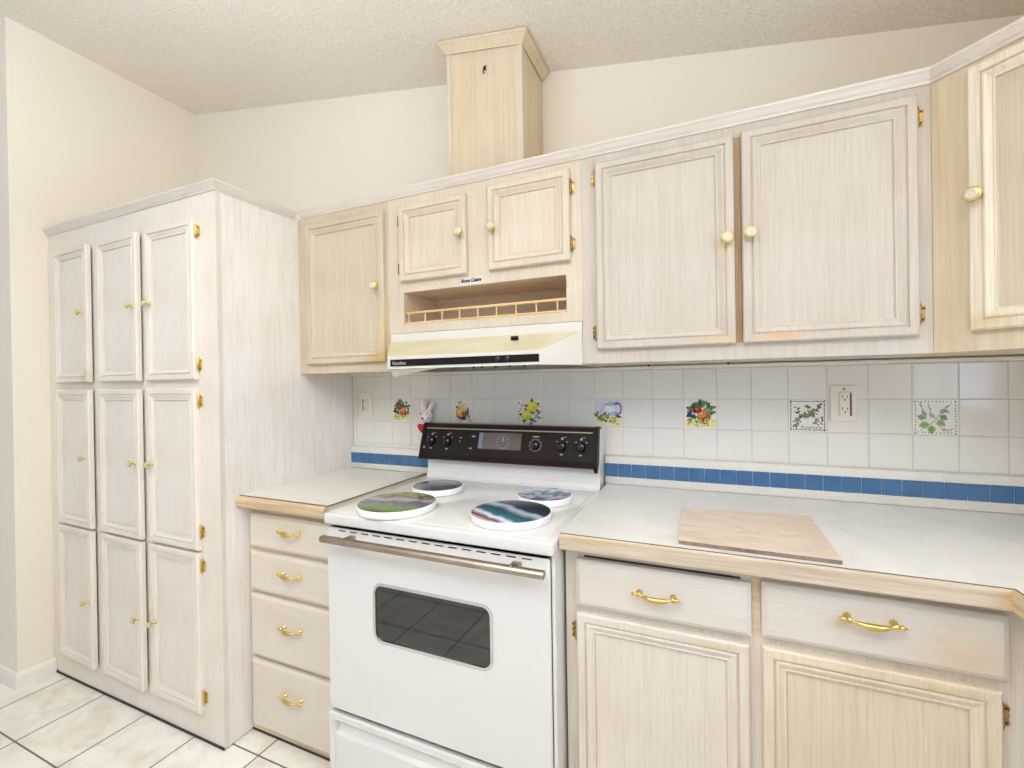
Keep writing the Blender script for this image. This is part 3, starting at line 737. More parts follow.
GR = [(74, 96, 50), (108, 128, 62), (52, 76, 44), (140, 150, 80), (90, 112, 88)]
def basket(i, label):
    a = Art(i)
    a.ell(.5, .93, .42, .12, (222, 224, 232)); a.poly([(.03, .05), (.97, .05), (.99, .30), (.8, .40), (.2, .38), (.02, .28)], (232, 224, 160))
    a.speck(26, (.05, .08, .95, .34), (.02, .06), [(214, 206, 120), (198, 196, 110), (236, 230, 180), (180, 170, 90)])
    for k in range(52):
        t = random.uniform(0.1, PI*1.02); r = random.uniform(.22, .40)
        a.leaf(.54+1.0*r*math.cos(t), .53+r*math.sin(t), .18, .055, random.uniform(0, 2*PI), random.choice(GR))
    a.speck(20, (.62, .35, .92, .72), (.03, .06), [(120, 140, 110), (64, 84, 60), (150, 160, 120)])
    a.ell(.60, .40, .20, .15, (166, 106, 52)); a.ell(.66, .34, .15, .10, (120, 72, 36)); a.ell(.56, .50, .15, .13, (224, 128, 60)); a.ell(.52, .53, .07, .05, (240, 176, 110))
    a.ell(.42, .64, .15, .11, (176, 42, 36)); a.ell(.39, .67, .05, .03, (232, 120, 110)); a.ell(.33, .60, .06, .07, (110, 24, 36))
    a.ell(.20, .47, .13, .09, (44, 62, 110)); a.ell(.27, .52, .06, .04, (190, 204, 228)); a.leaf(.04, .40, .25, .05, .5, (50, 56, 96)); a.ell(.30, .40, .10, .07, (36, 92, 84))
    a.speck(22, (.15, .16, .8, .34), (.02, .05), [(86, 116, 50), (150, 160, 80), (190, 140, 80), (116, 138, 70)])
    a.speck(12, (.45, .24, .78, .38), (.015, .035), [(214, 170, 110), (140, 84, 44), (236, 214, 170)])
    a.leaf(.22, .80, .22, .02, .7, (110, 94, 92)); a.leaf(.12, .62, .2, .02, 1.2, (120, 104, 84))
    a.line(.40, .10, .46, .02, .02, (130, 130, 110)); return a.done(label)
basket(-9, 'picture tile with small fruit basket nearest the pantry')
a = Art(-6)
a.speck(70, (.03, .03, .97, .97), (.012, .032), [(120, 100, 92), (160, 150, 110), (92, 84, 64), (200, 188, 160), (176, 120, 110)])
a.leaf(.55, .92, .25, .05, -2.7, (160, 158, 110)); a.leaf(.80, .70, .55, .06, -1.5, (108, 106, 54)); a.leaf(.2, .72, .25, .04, -.6, (96, 84, 54))
a.ell(.50, .40, .28, .26, (222, 160, 66)); a.ell(.54, .58, .18, .20, (232, 200, 100)); a.ell(.60, .70, .10, .12, (226, 214, 130)); a.ell(.42, .45, .15, .14, (240, 200, 120), .4)
a.ell(.62, .34, .13, .15, (166, 96, 28), .3); a.ell(.52, .22, .22, .09, (104, 42, 24), -.3); a.ell(.45, .31, .12, .07, (238, 160, 96), -.4); a.ell(.72, .36, .05, .18, (120, 84, 20), -.2)
a.done('picture tile with golden pear')
a = Art(-3)
a.speck(60, (.02, .02, .98, .98), (.02, .05), [(196, 204, 176), (216, 214, 190), (170, 182, 150), (224, 206, 186)])
a.speck(24, (.02, .5, .4, .97), (.012, .03), [(108, 112, 88), (80, 88, 64), (236, 236, 220)])
for k in range(12): a.leaf(random.uniform(.55, .9), random.uniform(.1, .45), .2, .05, random.uniform(0, 6), random.choice([(140, 160, 140), (176, 192, 166), (112, 134, 130)]))
for (u, w) in ((.62, .72), (.35, .36)):
    for k in range(5): a.leaf(u, w, .36, .08, k*1.3+.4, random.choice([(112, 104, 40), (130, 128, 64), (90, 86, 30)]))
    a.ell(u, w, .23, .20, (228, 212, 40)); a.ell(u-.03, w+.03, .16, .14, (240, 228, 84)); a.ell(u+.05, w-.05, .06, .05, (214, 196, 30)); a.ell(u-.06, w+.05, .04, .03, (248, 242, 150))
a.line(.42, .62, .56, .46, .03, (206, 160, 130)); a.ell(.56, .50, .04, .04, (132, 96, 60)); a.done('picture tile with two yellow lemons')
a = Art(0)
a.poly([(.0, .42), (1, .42), (1, 1), (0, 1)], (216, 214, 230)); a.poly([(0, 0), (1, 0), (1, .42), (0, .42)], (232, 228, 186))
a.speck(30, (.02, .5, .98, .98), (.03, .08), [(206, 204, 226), (222, 222, 236), (196, 194, 220), (230, 226, 232)])
a.ell(.62, .64, .26, .20, (206, 218, 232)); a.ell(.55, .66, .18, .13, (232, 238, 244)); a.ell(.60, .84, .24, .06, (120, 134, 166)); a.ell(.56, .84, .18, .035, (176, 196, 190)); a.ell(.80, .86, .07, .05, (74, 82, 130))
for k in range(12):
    t = -1.2+k*2.4/11; a.ell(.84+.13*math.cos(t), .66+.2*math.sin(t), .03, .04, (78, 88, 140) if k % 3 else (120, 130, 170))
a.ell(.76, .46, .12, .09, (140, 156, 204)); a.leaf(.72, .42, .3, .05, -.3, (66, 74, 92)); a.ell(.62, .46, .14, .06, (176, 190, 216))
for k in range(26): a.leaf(random.uniform(.08, .5), random.uniform(.24, .5), .16, .035, random.uniform(0, 6), random.choice(GR))
a.speck(60, (.12, .16, .8, .42), (.022, .042), [(150, 162, 60), (178, 186, 96), (116, 128, 34), (206, 212, 140), (92, 98, 30)])
a.speck(16, (.55, .08, .9, .28), (.02, .04), [(220, 200, 120), (196, 176, 70), (238, 226, 160)]); a.done('picture tile with blue pitcher and green grapes')
basket(3, 'picture tile with fruit basket right of stove')
def herb(i, word, kind, label):
    a = Art(i); dark = (84, 86, 82)
    for k in range(24):
        t = (k+.5)/24
        for (u, w) in ((t, .955), (t, .045), (.045, t), (.955, t)):
            if kind == 0 or k % 2 == 0: a.ell(u+random.uniform(-.008, .008), w+random.uniform(-.008, .008), .022, .017, random.choice([(110, 112, 118), (84, 86, 92), (140, 140, 146)]) if kind == 0 else random.choice([(86, 84, 80), (112, 104, 110)]), random.uniform(0, 3), 7)
    if kind == 0:
        st_ = [(.14, .16), (.26, .36), (.38, .50), (.52, .52), (.66, .60), (.80, .74)]
        for p, q in zip(st_, st_[1:]): a.line(*p, *q, .022, dark)
        for p, q in (((.30, .42), (.22, .76)), ((.58, .54), (.74, .40)), ((.74, .40), (.86, .26)), ((.14, .16), (.10, .10))): a.line(*p, *q, .018, (96, 100, 70))
        for _ in range(60):
            t = random.random(); k = random.choice([0, 1, 2, 3, 4]); p, q = st_[k], st_[k+1]
            a.leaf(p[0]+(q[0]-p[0])*t, p[1]+(q[1]-p[1])*t, random.uniform(.09, .17), .021, random.uniform(0, 6.28), random.choice([(96, 104, 70), (128, 136, 92), (70, 76, 56), (150, 156, 116)]))
        for _ in range(16): a.leaf(random.uniform(.66, .9), random.uniform(.24, .44), .1, .02, random.uniform(0, 6.28), random.choice([(112, 122, 86), (160, 166, 130), (84, 90, 66)]))
        for _ in range(9): a.leaf(random.uniform(.18, .28), random.uniform(.5, .8), .1, .016, random.uniform(0, 3.1), random.choice([(96, 104, 70), (76, 82, 60)]))
        for (u, w) in ((.48, .80), (.54, .76), (.80, .82), (.86, .86), (.82, .76)): a.ell(u, w, .055, .04, random.choice([(112, 114, 136), (140, 142, 164)]), .5); a.ell(u+.02, w, .018, .018, (70, 72, 96))
        wx, wz, ws = .30, .105, .115
    else:
        for p, q in (((.16, .12), (.38, .28)), ((.38, .28), (.52, .44)), ((.52, .44), (.64, .66)), ((.64, .66), (.86, .90)), ((.52, .44), (.40, .62)), ((.40, .62), (.34, .90)), ((.30, .44), (.14, .92)), ((.50, .34), (.66, .16))): a.line(*p, *q, .014, (108, 120, 92))
        for (u, w, l, wd, an, cc) in ((.36, .30, .26, .11, 3.4, (150, 178, 116)), (.40, .26, .26, .10, -1.5, (128, 164, 92)), (.28, .46, .22, .09, 2.8, (136, 164, 140)), (.30, .52, .2, .07, 2.2, (160, 184, 160)),
                                      (.54, .42, .26, .09, -.8, (150, 172, 120)), (.60, .56, .22, .09, -.7, (128, 156, 104)), (.62, .60, .18, .07, 1.0, (150, 176, 150)), (.48, .48, .2, .06, 2.3, (176, 192, 170)), (.66, .74, .2, .04, -.6, (132, 150, 128))):
            a.leaf(u, w, l, wd, an, cc); a.leaf(u, w, l*.9, wd*.10, an, (96, 124, 70))
        for _ in range(26):
            t = random.random(); u0, w0, u1, w1 = random.choice([(.14, .92, .24, .62), (.34, .92, .40, .66), (.62, .70, .88, .90)])
            a.ell(u0+(u1-u0)*t+random.uniform(-.02, .02), w0+(w1-w0)*t, .022, .014, random.choice([(132, 136, 146), (160, 162, 176), (116, 124, 120)]), random.uniform(0, 3), 7)
        wx, wz, ws = .62, .12, .10
    lettering(a.mb, word, ws*PX*1.2, a.x0+wx*PX, -0.0006, a.z0+wz*PX, a.mi((96, 92, 104)), shear=.4, depth=.0001)
    a.done(label)
herb(6, 'Rosemary', 0, 'picture tile with thin herb sprig and grey border')
herb(9, 'Basil', 1, 'picture tile with broad green leaves and dotted border')

# ------------------------------------------------------------------ outlets
def outlet(name, label, cat, x0, x1, z0, z1, block, decora):
    o = thing(name, label, cat, ((x0+x1)/2, -0.001, (z0+z1)/2))
    part('wall_plate', MB().box(x0, -0.0065, z0, x1, -0.0003, z1, bev=0.0025), M['ivory'], o)
    bx0, bx1, bz0, bz1, pr = block
    part('receptacle', MB().box(bx0, -0.0065-pr, bz0, bx1, -0.006, bz1, bev=0.0015), M['ivory'], o)
    part('receptacle_dark_side', MB().box(bx1+.0002, -0.005-pr, bz0+.001, bx1+(.0055 if not decora else .0012), -0.006, bz1-.001), M['shade_brown'] if not decora else M['slot'], o)  # on the raised outlet, brown slab paints the shadow beside the block
    yv = -0.0068-pr; xm = (bx0+bx1)/2; zm_ = (bz0+bz1)/2
    for dz_ in (0.02, -0.019):
        s = MB()
        s.box(xm-.0075, yv, zm_+dz_, xm-.0055, yv+.002, zm_+dz_+.009); s.box(xm+.0055, yv, zm_+dz_+.001, xm+.0075, yv+.002, zm_+dz_+.008)
        s.lathe([(.0026, 0), (.0026, .002)], (xm, yv+.002, zm_+dz_-.006), (0, -1, 0), n=8)
        part('socket', s, M['slot'], o)
    for zz_ in ((z1-.011,) if not decora else (z1-.012, z0+.012)):
        part('screw', MB().lathe([(.0036, 0), (.0034, .0012), (0, .0018)], (xm, -.0064, zz_), (0, -1, 0), n=10), M['brass_dk'] if not decora else M['ivory'], o)
    return o
outlet('power_outlet', 'ivory double outlet on the tiles above the right counter', 'outlet', 0.774, 0.845, 1.190, 1.305, (0.798, 0.824, 1.207, 1.283, 0.010), False)
oo = outlet('power_outlet', 'cream outlet on the tiles beside the pantry', 'outlet', -1.178, -1.104, 1.171, 1.288, (-1.158, -1.125, 1.196, 1.264, 0.002), True)
part('reset_strip', MB().box(-1.1565, -.0093, 1.2, -1.1525, -.0083, 1.26), M['slot'], oo)

# ------------------------------------------------------------------ plush rabbit hung on the tiles
bn = thing('plush_rabbit', 'small pink plush rabbit holding a red heart, hung behind the stove', 'soft toy', (-0.772, -0.02, 1.06))
bm = bmesh.new()
def blob(c_, r, rot=0):
    ret = bmesh.ops.create_uvsphere(bm, u_segments=18, v_segments=12, radius=1)
    R = Matrix.Rotation(rot, 4, 'Y')
    for v in ret['verts']: v.co = Vector(c_) + R @ Vector((v.co.x*r[0], v.co.y*r[1], v.co.z*r[2]))
X = -0.772; Y = -0.026
blob((X, Y, 1.184), (.032, .024, .029)); blob((X+.001, Y-.012, 1.175), (.019, .014, .015))
blob((X-.016, Y+.004, 1.228), (.0135, .010, .033), -.15); blob((X+.022, Y+.004, 1.222), (.0125, .010, .030), .62)
blob((X, Y, 1.125), (.034, .024, .042)); blob((X-.028, Y-.014, 1.135), (.012, .011, .022), .7); blob((X+.024, Y-.014, 1.135), (.012, .011, .022), -.7)
blob((X-.018, Y-.008, 1.083), (.016, .018, .014)); blob((X+.02, Y-.008, 1.083), (.016, .018, .014))
me = bpy.data.meshes.new('body'); 
for v in bm.verts: v.co -= Vector((X, Y, 1.13))
bm.to_mesh(me); bm.free(); me.materials.append(M['pink'])
for p in me.polygons: p.use_smooth = True
bod = link('body', me, bn, (X, Y, 1.13))
rm = bod.modifiers.new('fuse', 'REMESH'); rm.mode = 'VOXEL'; rm.voxel_size = 0.0025; rm.use_smooth_shade = True
sm_ = bod.modifiers.new('soften', 'SMOOTH'); sm_.iterations = 5
part('muzzle', MB().sphere((X+.002, Y-.018, 1.175), (.019, .011, .014)).sphere((X+.014, Y-.017, 1.190), (.012, .008, .011)), M['whiteplush'], bn)
part('inner_ear', MB().sphere((X-.017, Y-.004, 1.230), (.008, .004, .024)), M['pinkear'], bn)
e2 = MB(); e2.sphere((0, 0, 0), (.0075, .004, .021)); R = Matrix.Rotation(.62, 4, 'Y'); e2.v = [tuple(Vector((X+.0225, Y-.004, 1.224)) + R @ Vector(v)) for v in e2.v]
part('inner_ear', e2, M['pinkear'], bn)
part('nose', MB().sphere((X-.001, Y-.030, 1.174), (.0055, .004, .0048)), M['bead'], bn)
for (ex, ez) in ((X+.016, 1.192), (X-.014, 1.196)): part('eye', MB().sphere((ex, Y-.0235, ez), (.0032, .003, .0038), u=10, v=8), M['bead'], bn)
hp = []
for k in range(28):
    t = 2*PI*k/28; hp.append((X-.007+.00150*16*math.sin(t)**3*.75, 1.133+.00138*(13*math.cos(t)-5*math.cos(2*t)-2*math.cos(3*t)-math.cos(4*t))))
part('heart', MB().prism(hp, 'y', Y-.034, Y-.022), M['red'], bn)
part('hanging_loop', MB().tube([(X+.004, Y, 1.212), (X+.004, Y+.012, 1.235), (X+.004, -.001, 1.25)], .0012, n=6), M['slot'], bn)

# ------------------------------------------------------------------ stove
sv = thing('stove', 'white freestanding electric range with dark control panel, between the two counters', 'stove', (-0.34, -0.35, 0))
sx0, sx1 = -0.727, 0.040; ZC = 0.923
m = MB(); m.box(sx0+.004, -0.632, 0.03, sx0+.016, -0.03, 0.886); m.box(sx1-.014, -0.632, 0.03, sx1+.001, -0.03, 0.886); m.box(sx1-.0085, -0.652, 0.03, sx1+.001, -0.632, 0.886)
m.box(sx0+.016, -0.04, 0.03, sx1-.016, -0.03, 0.886); m.box(sx0+.016, -0.60, 0.03, sx1-.016, -0.04, 0.05)
m.box(sx0+.016, -0.640, 0.866, sx1-.016, -0.55, 0.884, 1)
m.box(sx0+.016, -0.632, 0.278, sx1-.016, -0.55, 0.290, 1)
for (fx, fy) in ((sx0+.04, -.58), (sx1-.04, -.58), (sx0+.04, -.07), (sx1-.04, -.07)): m.lathe([(.018, 0.0005), (.018, .012), (.012, .03)], (fx, fy, 0), (0, 0, 1), mi=1, n=12)
part('body', m, [M['enamel'], M['gap_and_feet_dk']], sv)
# cooktop: shallow tray with raised rolled rim
ct = MB(); ct.box(sx0-.003, -0.674, 0.886, sx1+.003, -0.10, ZC-.002, bev=0.006, seg=3)
ct.box(sx0+.02, -0.650, ZC-.004, sx1-.02, -0.115, ZC, bev=0.0018)
part('cooktop', ct, M['enamel'], sv)
vt = MB()
for k in range(15):
    x = sx0+.05+k*.045; vt.box(x, -0.6625, 0.8655, x+.028, -0.650, 0.8690)
# oven door: slab with window opening, rounded
dx0, dx1, dz0, dz1, yd0, yd1 = sx0-.002, sx1-.010, 0.289, 0.8735, -0.662, -0.634
wx0, wx1, wz0_, wz1_ = -0.536, -0.141, 0.548, 0.719; rr = 0.028
def rrect(x0, x1, z0, z1, r, n=6):
    p = []
    for (cx_, cz_, a0) in ((x1-r, z1-r, 0), (x0+r, z1-r, PI/2), (x0+r, z0+r, PI), (x1-r, z0+r, 1.5*PI)):
        for k in range(n+1): t = a0+PI/2*k/n; p.append((cx_+r*math.cos(t), cz_+r*math.sin(t)))
    return p
def ring(mb, outer, inner, y0, y1, mi=0):
    """flat frame between two outlines of equal point count, y0 = front, y1 = back"""
    n = len(outer); v = [(p[0], y0, p[1]) for p in outer] + [(p[0], y0, p[1]) for p in inner] + [(p[0], y1, p[1]) for p in outer] + [(p[0], y1, p[1]) for p in inner]
    f = []
    for i in range(n):
        j = (i+1) % n
        f += [(i, j, n+j, n+i), (2*n+j, 2*n+i, 3*n+i, 3*n+j), (j, i, 2*n+i, 2*n+j), (n+i, n+j, 3*n+j, 3*n+i)]
    mb.add(v, f, mi)
od = MB(); inner = rrect(wx0, wx1, wz0_, wz1_, rr)
ring(od, rrect(dx0+.004, dx1-.004, dz0+.004, dz1-.004, .006), inner, yd0, yd0+.006)
o1 = rrect(dx0+.004, dx1-.004, dz0+.004, dz1-.004, .006); o2 = rrect(dx0, dx1, dz0, dz1, .008)
n_ = len(o1); od.add([(p[0], yd0, p[1]) for p in o1]+[(p[0], yd0+.005, p[1]) for p in o2]+[(p[0], yd1, p[1]) for p in o2], [(i, (i+1) % n_, n_+(i+1) % n_, n_+i) for i in range(n_)]+[(n_+i, n_+(i+1) % n_, 2*n_+(i+1) % n_, 2*n_+i) for i in range(n_)], 0, True)
ring(od, o2, inner, yd0+.006, yd1)
dr = part('oven_door', od, M['enamel'], sv)
part('vent_slots', vt, M['black'], dr)
bz = MB(); ring(bz, rrect(wx0-.006, wx1+.006, wz0_-.006, wz1_+.006, rr+.005), rrect(wx0+.002, wx1-.002, wz0_+.002, wz1_-.002, rr-.003), yd0-.0025, yd0+.001)
part('window_bezel', bz, M['bezel'], dr)
part('window_glass', MB().prism(rrect(wx0+.001, wx1-.001, wz0_+.001, wz1_-.001, rr-.002), 'y', yd0+.0005, yd0+.004), M['ovenglass'], dr, label='dark smoked oven window')
ovx0, ovx1, ovz0, ovz1 = -0.60, -0.08, 0.42, 0.79
oc = MB(); inn = rrect(ovx0, ovx1, ovz0, ovz1, .04); n_ = len(inn)
oc.add([(p[0], -0.62, p[1]) for p in inn]+[(p[0], -0.15, p[1]) for p in inn], [(i, (i+1) % n_, n_+(i+1) % n_, n_+i) for i in range(n_)]+[list(range(n_, 2*n_))], 0, False)
cav = part('oven_cavity', oc, M['oven_in'], sv)
rk = MB()
for zz_ in (0.555, 0.66):
    for yv in (-.58, -.22): rk.tube([(ovx0+.01, yv, zz_), (ovx1-.01, yv, zz_)], .003, n=6)
    for k in range(14): x = ovx0+.03+k*(ovx1-ovx0-.06)/13; rk.tube([(x, -.58, zz_+.002), (x, -.22, zz_+.002)], .0016, n=6)
part('oven_rack', rk, M['rack'], cav)
hb = MB(); hy = -0.712; hz0, hz1 = 0.840, 0.859
hb.prism([(-0.660+.004, .842), (-.712, .842), (-.716, .847), (-.716, .855), (-.712, .860), (-.698, .861), (-.694, .852), (-.694, .846)][1:], 'x', -0.706, 0.030)
for x in (-0.62, -0.06): hb.box(x-.012, -0.700, .846, x+.012, yd0, .858, bev=.002); hb.lathe([(.005, 0), (.005, .002), (.0, .004)], (x, -.706, .8605), (0, 0, 1), n=10)
part('handle', hb, M['handle'], dr, label='long brushed metal handle')
# storage drawer with scooped grip
sd = MB()
pr_ = [(-.634, .035), (-.656, .035), (-.660, .040), (-.660, .205), (-.652, .214), (-.648, .236), (-.660, .250), (-.664, .256), (-.664, .270), (-.660, .276), (-.634, .276)]
sd.prism(pr_, 'x', sx0+.020, sx1-.031)
for (a, b) in ((sx0-.002, sx0+.020), (sx1-.031, sx1-.009)): sd.prism([(-.634, .035), (-.660, .035), (-.664, .040), (-.664, .270), (-.660, .276), (-.634, .276)], 'x', a, b)
part('storage_drawer', sd, M['enamel'], sv)
# backguard
bg = MB(); bx0_, bx1_ = sx0+.006, sx1-.002
bg.prism([(-.03, .92), (-.104, .92), (-.104, .930), (-.098, .945), (-.094, .965), (-.094, 1.015), (-.03, 1.015)], 'x', bx0_, bx1_, smooth=False)
bg.prism([(-.03, 1.012), (-.088, 1.012), (-.068, 1.15), (-.03, 1.15)], 'x', bx0_+.004, bx1_+.001)
bgo = part('backguard', bg, M['enamel'], sv)
# dark tilted control panel, in its own plane: bottom front edge (yb0,zb0), top (yt0,zt0)
yb0, zb0, yt0, zt0 = -0.128, 1.012, -0.088, 1.151
px0, px1 = -0.742, 0.034
ty, tz = (yt0-yb0), (zt0-zb0); LN = math.hypot(ty, tz); ty, tz = ty/LN, tz/LN      # up the panel
ny, nz = -tz, ty                                                                   # out of the panel
def pp(u, w, d=0): return (u, yb0+ty*w+ny*d, zb0+tz*w+nz*d)                        # u along x, w up the slope, d out
cp_ = MB()
cp_.prism([(yb0+.006, zb0-.006), (yb0-.001, zb0-.002), (yb0-.002, zb0+.012), (yb0+.004, zb0+.018), (yt0-.001, zt0-.010), (yt0-.001, zt0), (yt0+.006, zt0+.004), (-.045, zt0+.004), (-.045, zt0-.03), (yb0+.02, zb0-.006)], 'x', px0+.014, px1-.012)
cpo = part('control_panel', cp_, M['brown'], sv, label='brown and black control panel')
ec = MB()
for (a, b) in ((px0, px0+.014), (px1-.012, px1)): ec = MB(); ec.prism([(yb0+.012, zb0-.022 if a > -.5 else zb0-.008), (yb0-.004, zb0-.004), (yb0-.005, zb0+.008), (yt0-.005, zt0-.008), (yt0, zt0+.006), (yt0+.012, zt0+.009), (-.045, zt0+.006), (-.045, zt0-.03), (yb0+.03, zb0-.004)], 'x', a, b); part('end_cap', ec, M['black'], cpo)
ps_ = MB()
def slab(mb, u0, u1, w0, w1, d0, d1, mi=0):
    v = [pp(u, w, d) for d in (d0, d1) for (u, w) in ((u0, w0), (u1, w0), (u1, w1), (u0, w1))]
    mb.add(v, [(0, 3, 2, 1), (4, 5, 6, 7), (0, 1, 5, 4), (1, 2, 6, 5), (2, 3, 7, 6), (3, 0, 4, 7)], mi)
slab(ps_, px0+.020, px1-.022, LN-.017, LN-.013, -.002, .0016); part('trim_stripe', ps_, M['beige'], cpo)
ck = MB(); slab(ck, -0.462, -0.271, .050, .118, -.002, .003, 0); slab(ck, -0.460, -0.443, .052, .116, .002, .0036, 1)
cu, cw = -0.352, .080
for k in range(12):
    t = k*PI/6; slab(ck, cu+.026*math.sin(t)-.0015, cu+.026*math.sin(t)+.0015, cw+.026*math.cos(t)-.0015, cw+.026*math.cos(t)+.0015, .003, .0036, 2)
slab(ck, cu-.0015, cu+.0015, cw, cw+.020, .003, .0038, 2); slab(ck, cu-.012, cu, cw-.001, cw+.001, .003, .0038, 3)
part('clock', ck, [M['clock'], M['clock_bl'], M['print_white'], M['black']], cpo, label='smoky clock window with white hands')
KW = .074
for u in (-0.690, -0.611, -0.212, -0.104, -0.029):
    kb = MB(); r = .0195 if u != -0.212 else .0205
    kb.lathe([(r, 0), (r, .005), (r*.9, .008), (r*.8, .016), (r*.72, .018), (0, .018)], pp(u, KW, -.001), (0, ny, nz), n=24)
    slab(kb, u-.0035, u+.0035, KW-r*.72, KW+r*.72, .012, .024)
    if u == -0.212: kb.lathe([(r+.004, 0), (r+.004, .0015)], pp(u, KW, -.0005), (0, ny, nz), mi=1, n=24)
    ko = part('knob', kb, [M['knobblk'], M['metal_strip']], cpo)
mk = MB()
def dash(u, w, du, dw): slab(mk, u-du, u+du, w-dw, w+dw, 0, .0008)
for u in (-0.690, -0.611, -0.104, -0.029):
    dash(u, KW+.030, .004, .004); dash(u-.020, KW+.018, .003, .0015); dash(u+.020, KW+.018, .003, .0015); dash(u, KW-.031, .005, .002); dash(u+.010, KW+.036, .006, .001)
dash(-0.212, KW+.034, .014, .002); dash(-0.733+.008, KW-.028, .004, .004); dash(-0.548, KW+.018, .005, .002); dash(-0.552, KW+.004, .003, .0015); dash(-0.488, KW+.026, .008, .0025); dash(-0.497, KW-.024, .006, .0025)
for k in range(9):
    t = -2.2+k*.55; dash(-0.212+.0275*math.sin(t), KW+.0275*math.cos(t), .0012, .0012)
part('panel_markings', mk, M['print_white'], cpo)

# four printed burner covers
def cover(cx_, cy_, r, h, mats, label):
    mb = MB(); prof = [(r-.004, 0), (r-.001, .001), (r, .004), (r, h-.004), (r-.001, h-.001), (r-.003, h), (r-.004, h+.0002), (0, h+.0003)]
    mb.lathe(prof, (cx_, cy_, ZC+.0003), (0, 0, 1), n=56, mis=[0, 0, 0, 0, 0, 1, 1, 1])
    o = link('burner_cover', mb.mesh('burner_cover', [M['burn_side'], mats], (cx_, cy_, ZC)), None, (cx_, cy_, ZC))
    return tag(o, label, 'burner cover', 'burner covers on the stove')
P1 = print_mat('riverbank_print', [(0.0, (110, 70, 72)), (0.12, (96, 128, 70)), (0.26, (120, 140, 84)), (0.36, (104, 116, 128)), (0.50, (88, 92, 104)), (0.58, (176, 166, 168)), (0.68, (150, 140, 128)), (0.76, (84, 84, 40)), (0.88, (172, 160, 70)), (1.0, (96, 92, 40))], 1.75, 4.0, .55, 14, 1.5)
P2 = print_mat('stormy_sky_print', [(0.0, (60, 62, 64)), (0.3, (92, 94, 98)), (0.55, (120, 122, 126)), (0.75, (82, 80, 80)), (1.0, (86, 66, 60))], 2.7, 3.2, .5, 7, .6)
P3 = print_mat('aurora_coast_print', [(0.0, (120, 62, 66)), (0.10, (226, 168, 160)), (0.16, (60, 56, 78)), (0.24, (236, 238, 242)), (0.30, (44, 112, 132)), (0.44, (24, 72, 92)), (0.55, (190, 204, 216)), (0.62, (44, 62, 84)), (0.80, (40, 44, 48)), (1.0, (30, 30, 30))], 1.05, 3.6, .30, 5, .8)
P4 = print_mat('breaking_wave_print', [(0.0, (70, 84, 104)), (0.25, (104, 118, 138)), (0.42, (190, 196, 206)), (0.52, (84, 110, 138)), (0.66, (214, 218, 224)), (0.8, (110, 124, 140)), (1.0, (66, 74, 84))], 1.9, 3.2, 1.0, 9, 1.8)
cover(-0.530, -0.556, 0.127, .0225, P1, 'large burner cover printed with green riverbank, left front of stove')
cover(-0.534, -0.306, 0.096, .0225, P2, 'small burner cover printed with dark grey sky, left rear of stove')
cover(-0.138, -0.522, 0.122, .0225, P3, 'large burner cover printed with dark teal sky, right front of stove')
cover(-0.110, -0.295, 0.095, .0225, P4, 'small burner cover printed with blue and white waves, right rear of stove')

# ------------------------------------------------------------------ left drawer base and counter
YL = -0.563
bl = thing('drawer_cabinet', 'whitewashed base cabinet of four brass-handled drawers, between pantry and stove', 'cabinet', (-0.985, -0.3, 0))
lx0, lx1 = XP+.001, -0.742
m = MB(); m.box(lx0, YL+.02, .004, lx1, -.001, .877); part('body', m, M['oak_base_y'], bl)
zs = [(.040, .303), (.316, .550), (.566, .708), (.724, .856)]
m = MB(); face_frame(m, lx0, lx1, .012, .877, YL, [(lx0+.035, lx1-.03, a+.012, b-.012) for a, b in zs]); part('face_frame', m, M['oak_base_y'], bl)
part('foot_gap_shade', MB().box(lx0, YL-.002, .0005, lx1, YL+.02, .0115), M['dark'], bl)  # dark strip painting the black gap below the drawers
part('bottom_rail', MB().box(lx0, YL-.003, .0125, lx1, YL-.0002, .033), M['edge'], bl)
zs2 = [(.036, .290), (.308, .540), (.556, .703), (.720, .848)]
pz = [.194, .445, .642, .797]
for (a, b), z in zip(zs2, pz): drawer(bl, -1.207, -0.765, a, b, YL-.0005, M['oak_base_h'], -0.983, z+.004)

cl = thing('countertop', 'short cream laminate countertop left of stove, oak front edge', 'countertop', (-0.98, -0.3, .878))
zc = .918; lcx0, lcx1 = XP+.0005, -0.784
part('slab', MB().box(lcx0, -.600, .8785, lcx1, -.020, zc), M['laminate_l'], cl)
ep = lambda z0, z1: [(0, z0), (.016, z0), (.019, z0+.004), (.020, z1-.010), (.017, z1-.004), (.012, z1-.001), (0, z1-.001)]
part('front_edge', MB().sweep([(lcx0, -.6005), (lcx1, -.6005)], ep(.8785, zc)), M['edge'], cl, label='raw oak front edge')
ms = MB(); ms.box(lcx0, -.6035, zc-.002, lcx1+.001, -.5985, zc+.0012); ms.box(lcx1-.004, -.60, zc-.002, lcx1+.001, -.022, zc+.0012); part('metal_strip', ms, M['metal_strip'], cl)
part('filler_strip', MB().box(lcx1+.0012, -.6175, .8785, -.736, -.022, zc-.006), M['filler'], cl)
def splash(parent, x0, x1, z0, zb_, zt_, ztop, offs):
    part('splash_board', MB().box(x0, -.0185, z0, x1, -.0005, ztop, bev=.002), M['splash_lam'], parent)
    b = MB(); k = math.floor((x0-offs)/.0506)
    while offs+k*.0506 < x1-.002:
        a_, c_ = max(offs+k*.0506, x0+.0005), min(offs+(k+1)*.0506, x1-.0005)
        if c_-a_ > .004: b.box(a_+.0008, -.0215, zb_, c_-.0008, -.0180, zt_, bev=.0012, seg=1)
        k += 1
    part('blue_tile_border', b, M['blue'], parent, label='row of small square blue tiles')
splash(cl, lcx0+.0005, -0.7325, .9185, .946, .996, 1.026, .041)

